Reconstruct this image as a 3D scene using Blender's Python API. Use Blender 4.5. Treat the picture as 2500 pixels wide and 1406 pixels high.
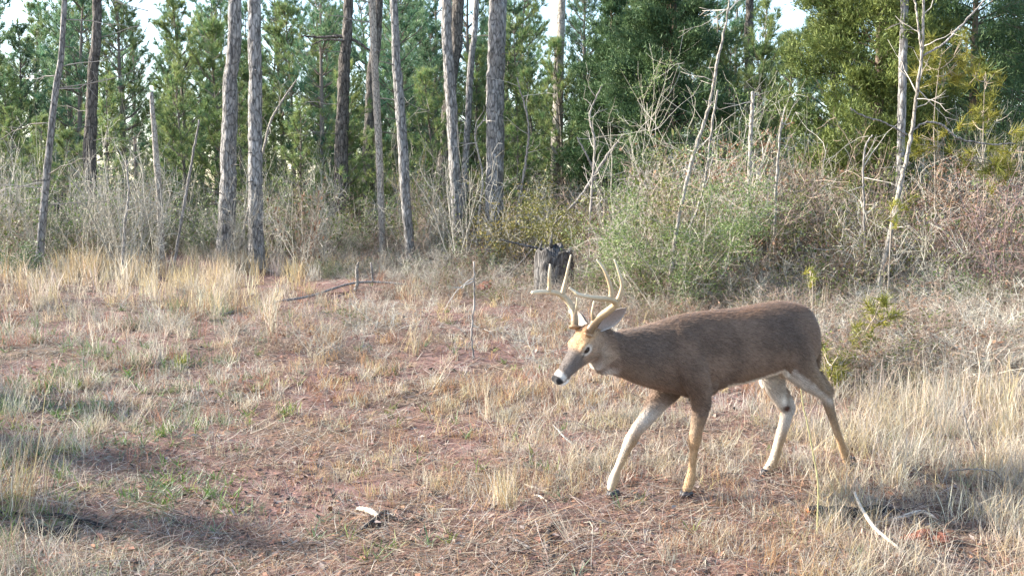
import bpy, math, random
import numpy as np
from mathutils import Vector

for o in list(bpy.data.objects):
    bpy.data.objects.remove(o)
scene = bpy.context.scene
COL = scene.collection
R = math.radians

# ------------------------------------------------------------------ camera, sky, sun, exposure
CAM = np.array([0.0, 0.0, 1.55])
FPX = 2400.0                       # focal length in photo pixels (photo 2500 wide)
HORIZON = 470.0
PITCH = math.atan((703.0 - HORIZON) / FPX)
cam_data = bpy.data.cameras.new("camera")
cam_data.sensor_fit = 'HORIZONTAL'
cam_data.sensor_width = 36.0
cam_data.lens = 36.0 * FPX / 2500.0
cam_data.clip_start = 0.05
cam_data.clip_end = 2000.0
cam = bpy.data.objects.new("camera", cam_data)
cam.location = CAM
cam.rotation_euler = (math.pi / 2 - PITCH, 0, 0)
COL.objects.link(cam)
scene.camera = cam

SUN_EL = R(27)
SUN_AZ = R(11)                      # how far behind the subject the sun stands (0 = exactly left)
to_sun = np.array([-math.cos(SUN_EL) * math.cos(SUN_AZ), math.cos(SUN_EL) * math.sin(SUN_AZ), math.sin(SUN_EL)])
world = bpy.data.worlds.new("World")
scene.world = world
world.use_nodes = True
wn = world.node_tree.nodes
wl = world.node_tree.links
wn.clear()
sky = wn.new('ShaderNodeTexSky')
sky.sky_type = 'NISHITA'
sky.sun_disc = False
sky.sun_elevation = SUN_EL
sky.sun_rotation = math.atan2(to_sun[0], to_sun[1])
sky.air_density = 1.0
sky.dust_density = 1.0
sky.ozone_density = 1.0
bg = wn.new('ShaderNodeBackground')
bg.inputs['Strength'].default_value = 0.15
wo = wn.new('ShaderNodeOutputWorld')
wl.new(sky.outputs[0], bg.inputs[0])
wl.new(bg.outputs[0], wo.inputs[0])
sd = bpy.data.lights.new("sun", 'SUN')
sd.energy = 4.3
sd.angle = R(0.55)
sd.color = (1.0, 0.93, 0.82)
sun = bpy.data.objects.new("sun", sd)
sun.rotation_euler = Vector(to_sun).to_track_quat('Z', 'Y').to_euler()
sun.location = (-20, 5, 12)
COL.objects.link(sun)
scene.view_settings.view_transform = 'Standard'
scene.view_settings.look = 'None'
scene.view_settings.exposure = 1.8
scene.view_settings.gamma = 1.0
scene.view_settings.use_curve_mapping = False
scene.render.engine = 'CYCLES'
scene.cycles.max_bounces = 4
scene.cycles.diffuse_bounces = 2
scene.cycles.transmission_bounces = 2

# ------------------------------------------------------------------ pixel geometry
CF = np.array([0.0, math.cos(PITCH), -math.sin(PITCH)])
CU = np.array([0.0, math.sin(PITCH), math.cos(PITCH)])
CR = np.array([1.0, 0.0, 0.0])


def ray(px, py):
    return CF + CR * ((px - 1250.0) / FPX) + CU * ((703.0 - py) / FPX)


def at(px, py, Y):
    r = ray(px, py)
    return CAM + r * (Y / r[1])


def project(p):
    p = np.asarray(p, float) - CAM
    d = p @ CF
    d = np.where(np.abs(d) < 1e-6, 1e-6, d)
    return 1250 + FPX * (p @ CR) / d, 703 - FPX * (p @ CU) / d


def smooth(a, b, x):
    t = np.clip((np.asarray(x, float) - a) / (b - a), 0, 1)
    return t * t * (3 - 2 * t)


def vnoise(x, y, z=None, seed=0):
    x = np.asarray(x, float)
    y = np.asarray(y, float)
    z = np.zeros_like(x) if z is None else np.asarray(z, float)
    xi, yi, zi = np.floor(x), np.floor(y), np.floor(z)
    fx, fy, fz = x - xi, y - yi, z - zi
    fx, fy, fz = fx * fx * (3 - 2 * fx), fy * fy * (3 - 2 * fy), fz * fz * (3 - 2 * fz)

    def h(a, b, c):
        s = np.sin(a * 127.1 + b * 311.7 + c * 74.7 + seed * 53.3) * 43758.5453
        return s - np.floor(s)
    r = 0
    for dx in (0, 1):
        for dy in (0, 1):
            for dz in (0, 1):
                w = (fx if dx else 1 - fx) * (fy if dy else 1 - fy) * (fz if dz else 1 - fz)
                r = r + w * h(xi + dx, yi + dy, zi + dz)
    return r


def ground_z(x, y):
    x = np.asarray(x, float)
    y = np.asarray(y, float)
    near = 1 - smooth(7, 12, y)
    amp1 = 0.05 * near + 0.16 * (1 - near)
    z = amp1 * (vnoise(x / 2.3, y / 2.3, seed=3) - 0.5)
    z = z + 0.05 * (vnoise(x / 0.55, y / 0.55, seed=8) - 0.5)
    z = z + 0.25 * smooth(1.5, 6, x) * smooth(7.5, 13, y)
    z = z + 0.08 * smooth(18, 40, y) * (vnoise(x / 9, y / 9, seed=5) * 4 - 2)
    z = z + 0.90 * smooth(18, 32, y)
    return z


def ground(px, py):
    r = ray(px, py)
    z = 0.0
    for _ in range(12):
        t = (z - CAM[2]) / r[2]
        p = CAM + r * t
        z = float(ground_z(p[0], p[1]))
    p[2] = z
    return p


# ------------------------------------------------------------------ mesh helpers
def make_mesh(name, V, faces, C=None, smooth_shade=False, mats=None):
    """faces: list of int arrays (N,3) or (N,4)"""
    me = bpy.data.meshes.new(name)
    V = np.asarray(V, np.float32)
    faces = [np.asarray(f, np.int32) for f in faces if len(f)]
    loops = np.concatenate([f.ravel() for f in faces])
    sizes = np.concatenate([np.full(len(f), f.shape[1], np.int32) for f in faces])
    starts = np.concatenate([[0], np.cumsum(sizes)[:-1]]).astype(np.int32)
    me.vertices.add(len(V))
    me.vertices.foreach_set('co', V.ravel())
    me.loops.add(len(loops))
    me.loops.foreach_set('vertex_index', loops)
    me.polygons.add(len(sizes))
    me.polygons.foreach_set('loop_start', starts)
    me.polygons.foreach_set('loop_total', sizes)
    if smooth_shade:
        me.polygons.foreach_set('use_smooth', np.ones(len(sizes), bool))
    me.update(calc_edges=True)
    if C is not None:
        C = np.asarray(C, np.float32)
        if C.shape[1] == 3:
            C = np.concatenate([C, np.ones((len(C), 1), np.float32)], 1)
        a = me.color_attributes.new('Col', 'FLOAT_COLOR', 'POINT')
        a.data.foreach_set('color', C.ravel())
    me.validate()
    for m in (mats or []):
        me.materials.append(m)
    return me


class Bag:
    """collects geometry for ONE mesh"""
    def __init__(s):
        s.V, s.F, s.C, s.n = [], [], [], 0

    def add(s, V, F, C):
        V = np.asarray(V, float).reshape(-1, 3)
        C = np.asarray(C, float)
        if C.ndim == 1:
            C = np.tile(C[:3], (len(V), 1))
        s.V.append(V)
        s.C.append(C.reshape(-1, 3))
        for f in F:
            if len(f):
                s.F.append(np.asarray(f, np.int64) + s.n)
        s.n += len(V)

    def mesh(s, name, mats, smooth_shade=False, offset=None):
        V = np.concatenate(s.V)
        if offset is not None:
            V = V - np.asarray(offset)
        return make_mesh(name, V, s.F, np.concatenate(s.C), smooth_shade, mats)


def unit(v):
    v = np.asarray(v, float)
    return v / np.maximum(np.linalg.norm(v, axis=-1, keepdims=True), 1e-9)


def ribbons(P, W, side, C):
    """P (N,K,3) W (N,K) side (N,3) or (N,K,3) C (N,3) or (N,K,3) -> V,F,C"""
    N, K, _ = P.shape
    if side.ndim == 2:
        side = side[:, None, :]
    off = side * W[..., None]
    V = np.stack([P - off, P + off], 2).reshape(-1, 3)
    base = (np.arange(N)[:, None] * K + np.arange(K - 1)[None, :]) * 2
    F = np.stack([base, base + 1, base + 3, base + 2], -1).reshape(-1, 4)
    if C.ndim == 2:
        C = np.repeat(C[:, None, :], K, 1)
    C = np.repeat(C[:, :, None, :], 2, 2).reshape(-1, 3)
    return V, [F], C


def blades(P, W, side, C):
    """like ribbons but ends in a point"""
    N, K, _ = P.shape
    V, F, CC = ribbons(P[:, :-1], W[:, :-1], side, C if C.ndim == 2 else C[:, :-1])
    tip = P[:, -1]
    n0 = len(V)
    a = (np.arange(N) * (K - 1) + (K - 2)) * 2
    T = np.stack([a, a + 1, n0 + np.arange(N)], -1)
    ct = C if C.ndim == 2 else C[:, -1]
    return np.concatenate([V, tip]), F + [T], np.concatenate([CC, ct])


def frames(P):
    T = np.gradient(P, axis=-2)
    T = unit(T)
    ref = np.where(np.abs(T[..., 2:3]) > 0.9, np.array([1.0, 0, 0]), np.array([0, 0, 1.0]))
    A = unit(np.cross(T, ref))
    B = np.cross(T, A)
    return T, A, B


def tubes(P, Rad, C, sides=3):
    """P (N,K,3) Rad (N,K) C (N,3)|(N,K,3): many tubes at once"""
    N, K, _ = P.shape
    T, A, B = frames(P)
    # keep one reference along each tube (no twisting)
    ref = unit(np.random.RandomState(1).randn(3))
    A = unit(np.cross(T, ref))
    B = np.cross(T, A)
    ang = np.arange(sides) * 2 * math.pi / sides
    ring = P[:, :, None, :] + Rad[:, :, None, None] * (np.cos(ang)[None, None, :, None] * A[:, :, None, :] + np.sin(ang)[None, None, :, None] * B[:, :, None, :])
    V = ring.reshape(-1, 3)
    i = (np.arange(N)[:, None, None] * K + np.arange(K - 1)[None, :, None]) * sides
    s = np.arange(sides)[None, None, :]
    s2 = (s + 1) % sides
    F = np.stack([i + s, i + s2, i + sides + s2, i + sides + s], -1).reshape(-1, 4)
    if C.ndim == 2:
        C = np.repeat(C[:, None, :], K, 1)
    CC = np.repeat(C[:, :, None, :], sides, 2).reshape(-1, 3)
    return V, [F], CC


def spline(P, n):
    """Catmull-Rom through rows of P (any columns)"""
    P = np.asarray(P, float)
    Q = np.concatenate([2 * P[:1] - P[1:2], P, 2 * P[-1:] - P[-2:-1]])
    seg = len(P) - 1
    t = np.linspace(0, seg - 1e-6, n)
    i = t.astype(int)
    u = (t - i)[:, None]
    p0, p1, p2, p3 = Q[i], Q[i + 1], Q[i + 2], Q[i + 3]
    return 0.5 * (2 * p1 + (p2 - p0) * u + (2 * p0 - 5 * p1 + 4 * p2 - p3) * u * u + (3 * p1 - p0 - 3 * p2 + p3) * u ** 3)


def one_tube(P, rad, sides=8, C=(1, 1, 1), cap=True):
    P = np.asarray(P, float)
    rad = np.asarray(rad, float)
    V, F, CC = tubes(P[None], rad[None], np.asarray(C, float)[None] if np.ndim(C) == 1 else np.asarray(C)[None], sides)
    if cap:
        K = len(P)
        n = len(V)
        V = np.concatenate([V, P[:1], P[-1:]])
        CC = np.concatenate([CC, CC[:1], CC[-1:]])
        s = np.arange(sides)
        s2 = (s + 1) % sides
        F = F + [np.stack([np.full(sides, n), s2, s], -1), np.stack([np.full(sides, n + 1), (K - 1) * sides + s, (K - 1) * sides + s2], -1)]
    return V, F, CC


def link(name, me, parent=None, loc=None):
    o = bpy.data.objects.new(name, me)
    COL.objects.link(o)
    if loc is not None:
        o.location = loc
    if parent is not None:
        o.parent = parent
    return o


def empty(name, loc):
    o = bpy.data.objects.new(name, None)
    o.empty_display_size = 0.2
    o.location = loc
    COL.objects.link(o)
    return o


def tag(o, label, cat, group=None):
    o['label'] = label
    o['category'] = cat
    if group:
        o['group'] = group
    return o


# ------------------------------------------------------------------ materials
def new_mat(name):
    m = bpy.data.materials.new(name)
    m.use_nodes = True
    nt = m.node_tree
    nt.nodes.clear()
    out = nt.nodes.new('ShaderNodeOutputMaterial')
    return m, nt, nt.nodes, nt.links, out


def noise_node(N, L, scale, detail=3.0, vec=None, rough=0.55):
    n = N.new('ShaderNodeTexNoise')
    n.inputs['Scale'].default_value = scale
    n.inputs['Detail'].default_value = detail
    n.inputs['Roughness'].default_value = rough
    if vec is not None:
        L.new(vec, n.inputs['Vector'])
    return n


def leaf_mat(name, translucency=0.35, vary=0.25, rough=0.6, gloss=0.25):
    """colour from the piece's own colour attribute; light passes through a little"""
    m, nt, N, L, out = new_mat(name)
    col = N.new('ShaderNodeVertexColor')
    col.layer_name = 'Col'
    oi = N.new('ShaderNodeObjectInfo')
    hsv = N.new('ShaderNodeHueSaturation')
    mr = N.new('ShaderNodeMapRange')
    mr.inputs['To Min'].default_value = 1 - vary
    mr.inputs['To Max'].default_value = 1 + vary
    L.new(oi.outputs['Random'], mr.inputs['Value'])
    L.new(mr.outputs[0], hsv.inputs['Value'])
    L.new(col.outputs['Color'], hsv.inputs['Color'])
    p = N.new('ShaderNodeBsdfPrincipled')
    p.inputs['Roughness'].default_value = rough
    p.inputs['Specular IOR Level'].default_value = gloss
    L.new(hsv.outputs[0], p.inputs['Base Color'])
    t = N.new('ShaderNodeBsdfTranslucent')
    L.new(hsv.outputs[0], t.inputs['Color'])
    mx = N.new('ShaderNodeMixShader')
    mx.inputs[0].default_value = translucency
    L.new(p.outputs[0], mx.inputs[1])
    L.new(t.outputs[0], mx.inputs[2])
    L.new(mx.outputs[0], out.inputs['Surface'])
    return m


def bark_mat(name, c1, c2, scale=6.0, bump=0.6, stretch=0.25, vary=0.15, lichen=None):
    m, nt, N, L, out = new_mat(name)
    tc = N.new('ShaderNodeTexCoord')
    mp = N.new('ShaderNodeMapping')
    mp.inputs['Scale'].default_value = (1, 1, stretch)
    L.new(tc.outputs['Object'], mp.inputs['Vector'])
    n1 = noise_node(N, L, scale * 3, 5, mp.outputs[0], 0.65)
    v = N.new('ShaderNodeTexVoronoi')
    v.feature = 'DISTANCE_TO_EDGE'
    v.inputs['Scale'].default_value = scale * 2.2
    L.new(mp.outputs[0], v.inputs['Vector'])
    ramp = N.new('ShaderNodeValToRGB')
    ramp.color_ramp.elements[0].position = 0.3
    ramp.color_ramp.elements[0].color = (*c1, 1)
    ramp.color_ramp.elements[1].position = 0.72
    ramp.color_ramp.elements[1].color = (*c2, 1)
    L.new(n1.outputs[0], ramp.inputs[0])
    n2 = noise_node(N, L, 1.7, 3, tc.outputs['Object'])
    mix = N.new('ShaderNodeMix')
    mix.data_type = 'RGBA'
    mix.blend_type = 'MULTIPLY'
    mix.inputs['Factor'].default_value = 0.5
    L.new(ramp.outputs[0], mix.inputs['A'])
    r2 = N.new('ShaderNodeValToRGB')
    r2.color_ramp.elements[0].position = 0.35
    r2.color_ramp.elements[0].color = (0.45, 0.42, 0.4, 1)
    r2.color_ramp.elements[1].position = 0.65
    r2.color_ramp.elements[1].color = (1, 1, 1, 1)
    L.new(n2.outputs[0], r2.inputs[0])
    L.new(r2.outputs[0], mix.inputs['B'])
    crack = N.new('ShaderNodeMapRange')
    crack.inputs['From Min'].default_value = 0.0
    crack.inputs['From Max'].default_value = 0.14
    crack.inputs['To Min'].default_value = 0.35
    crack.inputs['To Max'].default_value = 1.0
    L.new(v.outputs['Distance'], crack.inputs['Value'])
    oi = N.new('ShaderNodeObjectInfo')
    mr = N.new('ShaderNodeMapRange')
    mr.inputs['To Min'].default_value = 1 - vary
    mr.inputs['To Max'].default_value = 1 + vary
    L.new(oi.outputs['Random'], mr.inputs['Value'])
    mm = N.new('ShaderNodeMath')
    mm.operation = 'MULTIPLY'
    L.new(mr.outputs[0], mm.inputs[0])
    L.new(crack.outputs[0], mm.inputs[1])
    hsv = N.new('ShaderNodeHueSaturation')
    L.new(mm.outputs[0], hsv.inputs['Value'])
    L.new(mix.outputs['Result'], hsv.inputs['Color'])
    p = N.new('ShaderNodeBsdfPrincipled')
    p.inputs['Roughness'].default_value = 0.9
    p.inputs['Specular IOR Level'].default_value = 0.15
    L.new(hsv.outputs[0], p.inputs['Base Color'])
    ad = N.new('ShaderNodeMath')
    ad.operation = 'ADD'
    L.new(v.outputs['Distance'], ad.inputs[0])
    L.new(n1.outputs[0], ad.inputs[1])
    b = N.new('ShaderNodeBump')
    b.inputs['Strength'].default_value = bump
    b.inputs['Distance'].default_value = 0.03
    L.new(ad.outputs[0], b.inputs['Height'])
    L.new(b.outputs[0], p.inputs['Normal'])
    L.new(p.outputs[0], out.inputs['Surface'])
    return m


def plain_mat(name, col, rough=0.7, spec=0.3, noise_scale=40, amount=0.35, bump=0.2, dist=0.004):
    m, nt, N, L, out = new_mat(name)
    tc = N.new('ShaderNodeTexCoord')
    n = noise_node(N, L, noise_scale, 4, tc.outputs['Object'])
    r = N.new('ShaderNodeValToRGB')
    r.color_ramp.elements[0].position = 0.3
    r.color_ramp.elements[0].color = tuple(c * (1 - amount) for c in col) + (1,)
    r.color_ramp.elements[1].position = 0.7
    r.color_ramp.elements[1].color = tuple(min(1, c * (1 + amount)) for c in col) + (1,)
    L.new(n.outputs[0], r.inputs[0])
    p = N.new('ShaderNodeBsdfPrincipled')
    p.inputs['Roughness'].default_value = rough
    p.inputs['Specular IOR Level'].default_value = spec
    L.new(r.outputs[0], p.inputs['Base Color'])
    b = N.new('ShaderNodeBump')
    b.inputs['Strength'].default_value = bump
    b.inputs['Distance'].default_value = dist
    L.new(n.outputs[0], b.inputs['Height'])
    L.new(b.outputs[0], p.inputs['Normal'])
    L.new(p.outputs[0], out.inputs['Surface'])
    return m


def vcol_mat(name, rough=0.8, spec=0.2, noise_scale=60, amount=0.2, bump=0.3, dist=0.004, sheen=0.0, stretch=None):
    m, nt, N, L, out = new_mat(name)
    col = N.new('ShaderNodeVertexColor')
    col.layer_name = 'Col'
    tc = N.new('ShaderNodeTexCoord')
    vec = tc.outputs['Object']
    if stretch:
        mp = N.new('ShaderNodeMapping')
        mp.inputs['Scale'].default_value = stretch
        L.new(vec, mp.inputs['Vector'])
        vec = mp.outputs[0]
    n = noise_node(N, L, noise_scale, 4, vec, 0.65)
    mr = N.new('ShaderNodeMapRange')
    mr.inputs['From Min'].default_value = 0.25
    mr.inputs['From Max'].default_value = 0.75
    mr.inputs['To Min'].default_value = 1 - amount
    mr.inputs['To Max'].default_value = 1 + amount
    L.new(n.outputs[0], mr.inputs['Value'])
    hsv = N.new('ShaderNodeHueSaturation')
    L.new(mr.outputs[0], hsv.inputs['Value'])
    L.new(col.outputs['Color'], hsv.inputs['Color'])
    p = N.new('ShaderNodeBsdfPrincipled')
    p.inputs['Roughness'].default_value = rough
    p.inputs['Specular IOR Level'].default_value = spec
    if sheen:
        p.inputs['Sheen Weight'].default_value = sheen
        p.inputs['Sheen Roughness'].default_value = 0.5
    L.new(hsv.outputs[0], p.inputs['Base Color'])
    b = N.new('ShaderNodeBump')
    b.inputs['Strength'].default_value = bump
    b.inputs['Distance'].default_value = dist
    L.new(n.outputs[0], b.inputs['Height'])
    L.new(b.outputs[0], p.inputs['Normal'])
    L.new(p.outputs[0], out.inputs['Surface'])
    return m


M_GRASS = leaf_mat('dry_grass_blades', 0.35, 0.0, 0.65, 0.2)
M_LITTER = leaf_mat('straw_litter', 0.12, 0.0, 0.75, 0.15)
M_NEEDLE = leaf_mat('pine_needles', 0.42, 0.22, 0.5, 0.35)
M_CEDAR = leaf_mat('cedar_sprays', 0.2, 0.08, 0.6, 0.25)
M_LEAF = leaf_mat('small_green_leaves', 0.3, 0.12, 0.5, 0.35)
M_TWIG = leaf_mat('bare_twigs', 0.0, 0.25, 0.85, 0.1)
M_PINE_BARK = bark_mat('pine_bark', (0.105, 0.10, 0.098), (0.56, 0.535, 0.51), 7, 1.0, 0.3, 0.12)
M_DARK_BARK = bark_mat('dark_pine_bark', (0.055, 0.05, 0.046), (0.30, 0.265, 0.235), 7, 0.9, 0.3, 0.1)
M_PALE_BARK = bark_mat('pale_bark', (0.28, 0.25, 0.22), (0.60, 0.55, 0.48), 12, 0.5, 0.3, 0.1)
M_GREY_WOOD = bark_mat('weathered_grey_wood', (0.22, 0.20, 0.19), (0.52, 0.48, 0.44), 14, 0.5, 0.15, 0.1)
M_CHAR = bark_mat('charred_wood', (0.012, 0.012, 0.013), (0.09, 0.085, 0.085), 14, 0.9, 0.4, 0.1)
M_STUMP = bark_mat('stump_bark', (0.06, 0.057, 0.056), (0.36, 0.34, 0.32), 9, 1.0, 0.22, 0.1)
M_RAWWOOD = plain_mat('raw_orange_wood', (0.42, 0.15, 0.06), 0.8, 0.2, 60, 0.4, 0.5)
M_CREAM_WOOD = plain_mat('bleached_wood', (0.62, 0.53, 0.42), 0.8, 0.2, 50, 0.3, 0.5)
M_CLAY = plain_mat('red_clay', (0.21, 0.088, 0.060), 0.95, 0.1, 30, 0.5, 1.0, 0.03)
M_ROCK = plain_mat('pale_rock', (0.52, 0.48, 0.42), 0.9, 0.2, 14, 0.3, 0.8, 0.02)


def ground_mat():
    m, nt, N, L, out = new_mat('clay_and_litter_ground')
    tc = N.new('ShaderNodeTexCoord')
    big = noise_node(N, L, 0.9, 4, tc.outputs['Object'], 0.6)
    mid = noise_node(N, L, 9, 5, tc.outputs['Object'], 0.65)
    fine = noise_node(N, L, 70, 4, tc.outputs['Object'], 0.7)
    clay = N.new('ShaderNodeValToRGB')
    clay.color_ramp.elements[0].position = 0.3
    clay.color_ramp.elements[0].color = (0.115, 0.066, 0.058, 1)
    clay.color_ramp.elements[1].position = 0.7
    clay.color_ramp.elements[1].color = (0.30, 0.185, 0.160, 1)
    L.new(mid.outputs[0], clay.inputs[0])
    lit = N.new('ShaderNodeValToRGB')
    lit.color_ramp.elements[0].position = 0.35
    lit.color_ramp.elements[0].color = (0.06, 0.043, 0.034, 1)
    lit.color_ramp.elements[1].position = 0.68
    lit.color_ramp.elements[1].color = (0.33, 0.235, 0.17, 1)
    L.new(fine.outputs[0], lit.inputs[0])
    msk = N.new('ShaderNodeValToRGB')
    msk.color_ramp.elements[0].position = 0.42
    msk.color_ramp.elements[1].position = 0.58
    L.new(big.outputs[0], msk.inputs[0])
    mix = N.new('ShaderNodeMix')
    mix.data_type = 'RGBA'
    L.new(msk.outputs[0], mix.inputs['Factor'])
    L.new(clay.outputs[0], mix.inputs['A'])
    L.new(lit.outputs[0], mix.inputs['B'])
    p = N.new('ShaderNodeBsdfPrincipled')
    p.inputs['Roughness'].default_value = 0.95
    p.inputs['Specular IOR Level'].default_value = 0.1
    L.new(mix.outputs['Result'], p.inputs['Base Color'])
    ad = N.new('ShaderNodeMath')
    ad.operation = 'ADD'
    L.new(mid.outputs[0], ad.inputs[0])
    L.new(fine.outputs[0], ad.inputs[1])
    b = N.new('ShaderNodeBump')
    b.inputs['Strength'].default_value = 0.8
    b.inputs['Distance'].default_value = 0.02
    L.new(ad.outputs[0], b.inputs['Height'])
    L.new(b.outputs[0], p.inputs['Normal'])
    L.new(p.outputs[0], out.inputs['Surface'])
    return m


# ------------------------------------------------------------------ ground sheet (reaches the horizon)
def build_ground():
    xs = np.concatenate([-np.geomspace(400, 9, 22), np.linspace(-8.8, 8.8, 150), np.geomspace(9, 400, 22)])
    ys = np.concatenate([-np.geomspace(200, 1, 10), np.linspace(0, 3, 8), np.linspace(3.1, 14, 120), np.geomspace(14.3, 60, 60), np.geomspace(65, 900, 14)])
    X, Y = np.meshgrid(xs, ys)
    Z = ground_z(X, Y)
    V = np.stack([X, Y, Z], -1).reshape(-1, 3)
    nx, ny = len(xs), len(ys)
    i = (np.arange(ny - 1)[:, None] * nx + np.arange(nx - 1)[None, :]).ravel()
    F = np.stack([i, i + 1, i + nx + 1, i + nx], -1)
    me = make_mesh('ground', V, [F], None, True, [ground_mat()])
    o = link('ground', me)
    o['kind'] = 'structure'


build_ground()
# ------------------------------------------------------------------ the buck
DTH = R(25.5)
DN = np.array([math.sin(DTH), -math.cos(DTH), 0.0])      # towards the buck's left (near) side
DFW = np.array([-math.cos(DTH), -math.sin(DTH), 0.0])    # forward
DC = ground(1675, 1213) - 0.07 * DN                      # a point in the buck's middle plane


def dpt(px, py, lat=0.0):
    r = ray(px, py)
    t = (lat - DN @ (CAM - DC)) / (DN @ r)
    return CAM + r * t


def loft(rings):
    """rings (K,S,3) closed loops -> V,F with end caps"""
    K, S, _ = rings.shape
    V = rings.reshape(-1, 3)
    i = np.arange(K - 1)[:, None] * S
    s = np.arange(S)[None]
    s2 = (s + 1) % S
    F = np.stack([i + s, i + s2, i + S + s2, i + S + s], -1).reshape(-1, 4)
    n = len(V)
    V = np.concatenate([V, rings[0].mean(0)[None], rings[-1].mean(0)[None]])
    s = np.arange(S)
    s2 = (s + 1) % S
    return V, [F, np.stack([np.full(S, n), s2, s], -1), np.stack([np.full(S, n + 1), (K - 1) * S + s, (K - 1) * S + s2], -1)]


def build_deer():
    bag = Bag()
    S = 28
    ang = np.arange(S) * 2 * math.pi / S
    # trunk and neck: top pixel, bottom pixel, half width, lowness of the widest line
    st = [
        (1496, 812, 1452, 893, .066, 0.0), (1518, 808, 1484, 911, .078, 0.0), (1545, 803, 1518, 921, .086, 0.0), (1574, 797, 1552, 936, .096, 0.0),
        (1620, 783, 1600, 950, .112, .05), (1667, 769, 1652, 960, .130, .10), (1715, 762, 1702, 960, .146, .16),
        (1763, 757, 1755, 943, .158, .18), (1812, 752, 1806, 932, .164, .16), (1860, 743, 1856, 918, .160, .10),
        (1905, 737, 1902, 906, .152, 0.0), (1940, 740, 1938, 902, .142, -.05), (1962, 752, 1960, 895, .118, -.05), (1976, 775, 1974, 880, .085, 0.0), (1984, 800, 1982, 860, .045, 0.0)]
    st = spline(np.array(st, float), 64)
    rings = []
    for a in st:
        T = dpt(a[0], a[1])
        B = dpt(a[2], a[3])
        c = (T + B) / 2
        u = (T - B) / 2
        cs, sn = np.cos(ang), np.sin(ang)
        w = a[4] * (1 - a[5] * cs)                    # wider below
        e = 0.88
        sx = np.sign(sn) * np.abs(sn) ** e
        rings.append(c + u * cs[:, None] + DN * (w * sx)[:, None])
    bag.add(*loft(np.array(rings)), (1, 1, 1))

    def limb(chain, sides=16):
        ch = spline(np.array([[*dpt(p[0], p[1], p[2]), p[3], p[4]] for p in chain]), len(chain) * 6)
        P = ch[:, :3]
        T = unit(np.gradient(P, axis=0))
        A = unit(np.cross(T, DN))                    # in the side plane
        B = np.cross(T, A)
        an = np.arange(sides) * 2 * math.pi / sides
        rr = P[:, None] + A[:, None] * (ch[:, 3:4] * np.cos(an))[..., None] + B[:, None] * (ch[:, 4:5] * np.sin(an))[..., None]
        bag.add(*loft(rr), (1, 1, 1))

    near_hind = [(1925, 768, .02, .04, .03), (1927, 785, .055, .09, .05), (1928, 815, .08, .135, .07), (1938, 862, .09, .125, .07), (1962, 908, .085, .088, .055), (1990, 940, .08, .054, .04), (2013, 962, .075, .037, .03),
                 (2022, 985, .072, .031, .026), (2036, 1030, .07, .023, .021), (2051, 1076, .068, .021, .019), (2060, 1101, .068, .025, .022), (2067, 1124, .068, .021, .021), (2071, 1134, .068, .014, .016)]
    far_hind = [(1905, 800, -.06, .10, .06), (1893, 860, -.075, .11, .065), (1884, 908, -.078, .084, .055), (1892, 945, -.075, .064, .045), (1906, 973, -.07, .050, .037), (1920, 998, -.068, .043, .031),
                (1917, 1025, -.066, .036, .028), (1906, 1065, -.064, .031, .025), (1894, 1105, -.062, .027, .024), (1887, 1127, -.062, .030, .026), (1874, 1147, -.062, .026, .024), (1867, 1155, -.062, .016, .018)]
    near_fore = [(1664, 792, .03, .03, .02), (1668, 820, .068, .085, .04), (1680, 865, .092, .112, .05), (1694, 912, .112, .085, .054), (1708, 955, .104, .060, .048), (1711, 995, .095, .049, .041), (1701, 1044, .085, .036, .033),
                 (1697, 1064, .08, .037, .034), (1695, 1080, .078, .033, .031), (1694, 1098, .076, .023, .022), (1690, 1140, .072, .019, .019), (1686, 1168, .07, .027, .026), (1677, 1194, .07, .022, .022), (1672, 1203, .07, .014, .016)]
    far_fore = [(1664, 880, -.075, .10, .05), (1640, 932, -.085, .088, .056), (1610, 976, -.08, .062, .046), (1577, 1022, -.075, .042, .036), (1555, 1049, -.07, .034, .031), (1541, 1073, -.066, .034, .032), (1534, 1086, -.065, .030, .029),
                (1527, 1101, -.064, .025, .024), (1509, 1141, -.062, .021, .020), (1499, 1168, -.06, .028, .026), (1493, 1188, -.06, .024, .023), (1490, 1198, -.06, .015, .017)]
    for c in (near_hind, far_hind, near_fore, far_fore):
        limb(c)
    # point of hock (heel) on both hind legs
    limb([(1998, 915, .08, .03, .02), (2016, 940, .077, .022, .017), (2027, 950, .075, .015, .014), (2027, 968, .074, .014, .014)])
    limb([(1905, 945, -.072, .03, .02), (1925, 975, -.07, .026, .02), (1934, 992, -.07, .018, .017), (1932, 1012, -.068, .016, .016)])
    # elbow bulge, brisket, sheath
    limb([(1735, 905, .105, .05, .03), (1738, 935, .108, .032, .026), (1728, 958, .105, .02, .022)])
    limb([(1640, 925, 0, .05, .07), (1690, 950, 0, .045, .07), (1735, 942, 0, .04, .06)])
    limb([(1868, 895, 0, .03, .03), (1890, 903, 0, .02, .02), (1903, 906, 0, .014, .014)])
    limb([(1908, 900, -.005, .035, .035), (1915, 915, -.005, .026, .03), (1917, 922, -.005, .012, .014)])
    # tail, held against the rump
    limb([(1968, 768, 0, .03, .03), (1985, 800, 0, .025, .032), (1991, 850, 0, .022, .036), (1990, 893, 0, .016, .03), (1987, 912, 0, .006, .012)])

    # ---- head in its own frame: x to the nose, y to the near side, z up
    th, ph, ro = R(27), R(39), R(7)
    e1 = np.array([-math.cos(th) * math.cos(ph), -math.sin(th) * math.cos(ph), -math.sin(ph)])
    e2 = np.array([math.sin(th), -math.cos(th), 0])
    e3 = np.cross(e1, e2)
    e2, e3 = e2 * math.cos(ro) - e3 * math.sin(ro), e3 * math.cos(ro) + e2 * math.sin(ro)
    HB = np.stack([e1, e2, e3], 1)
    eye_c = np.array([.108, .060, .024])
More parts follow.
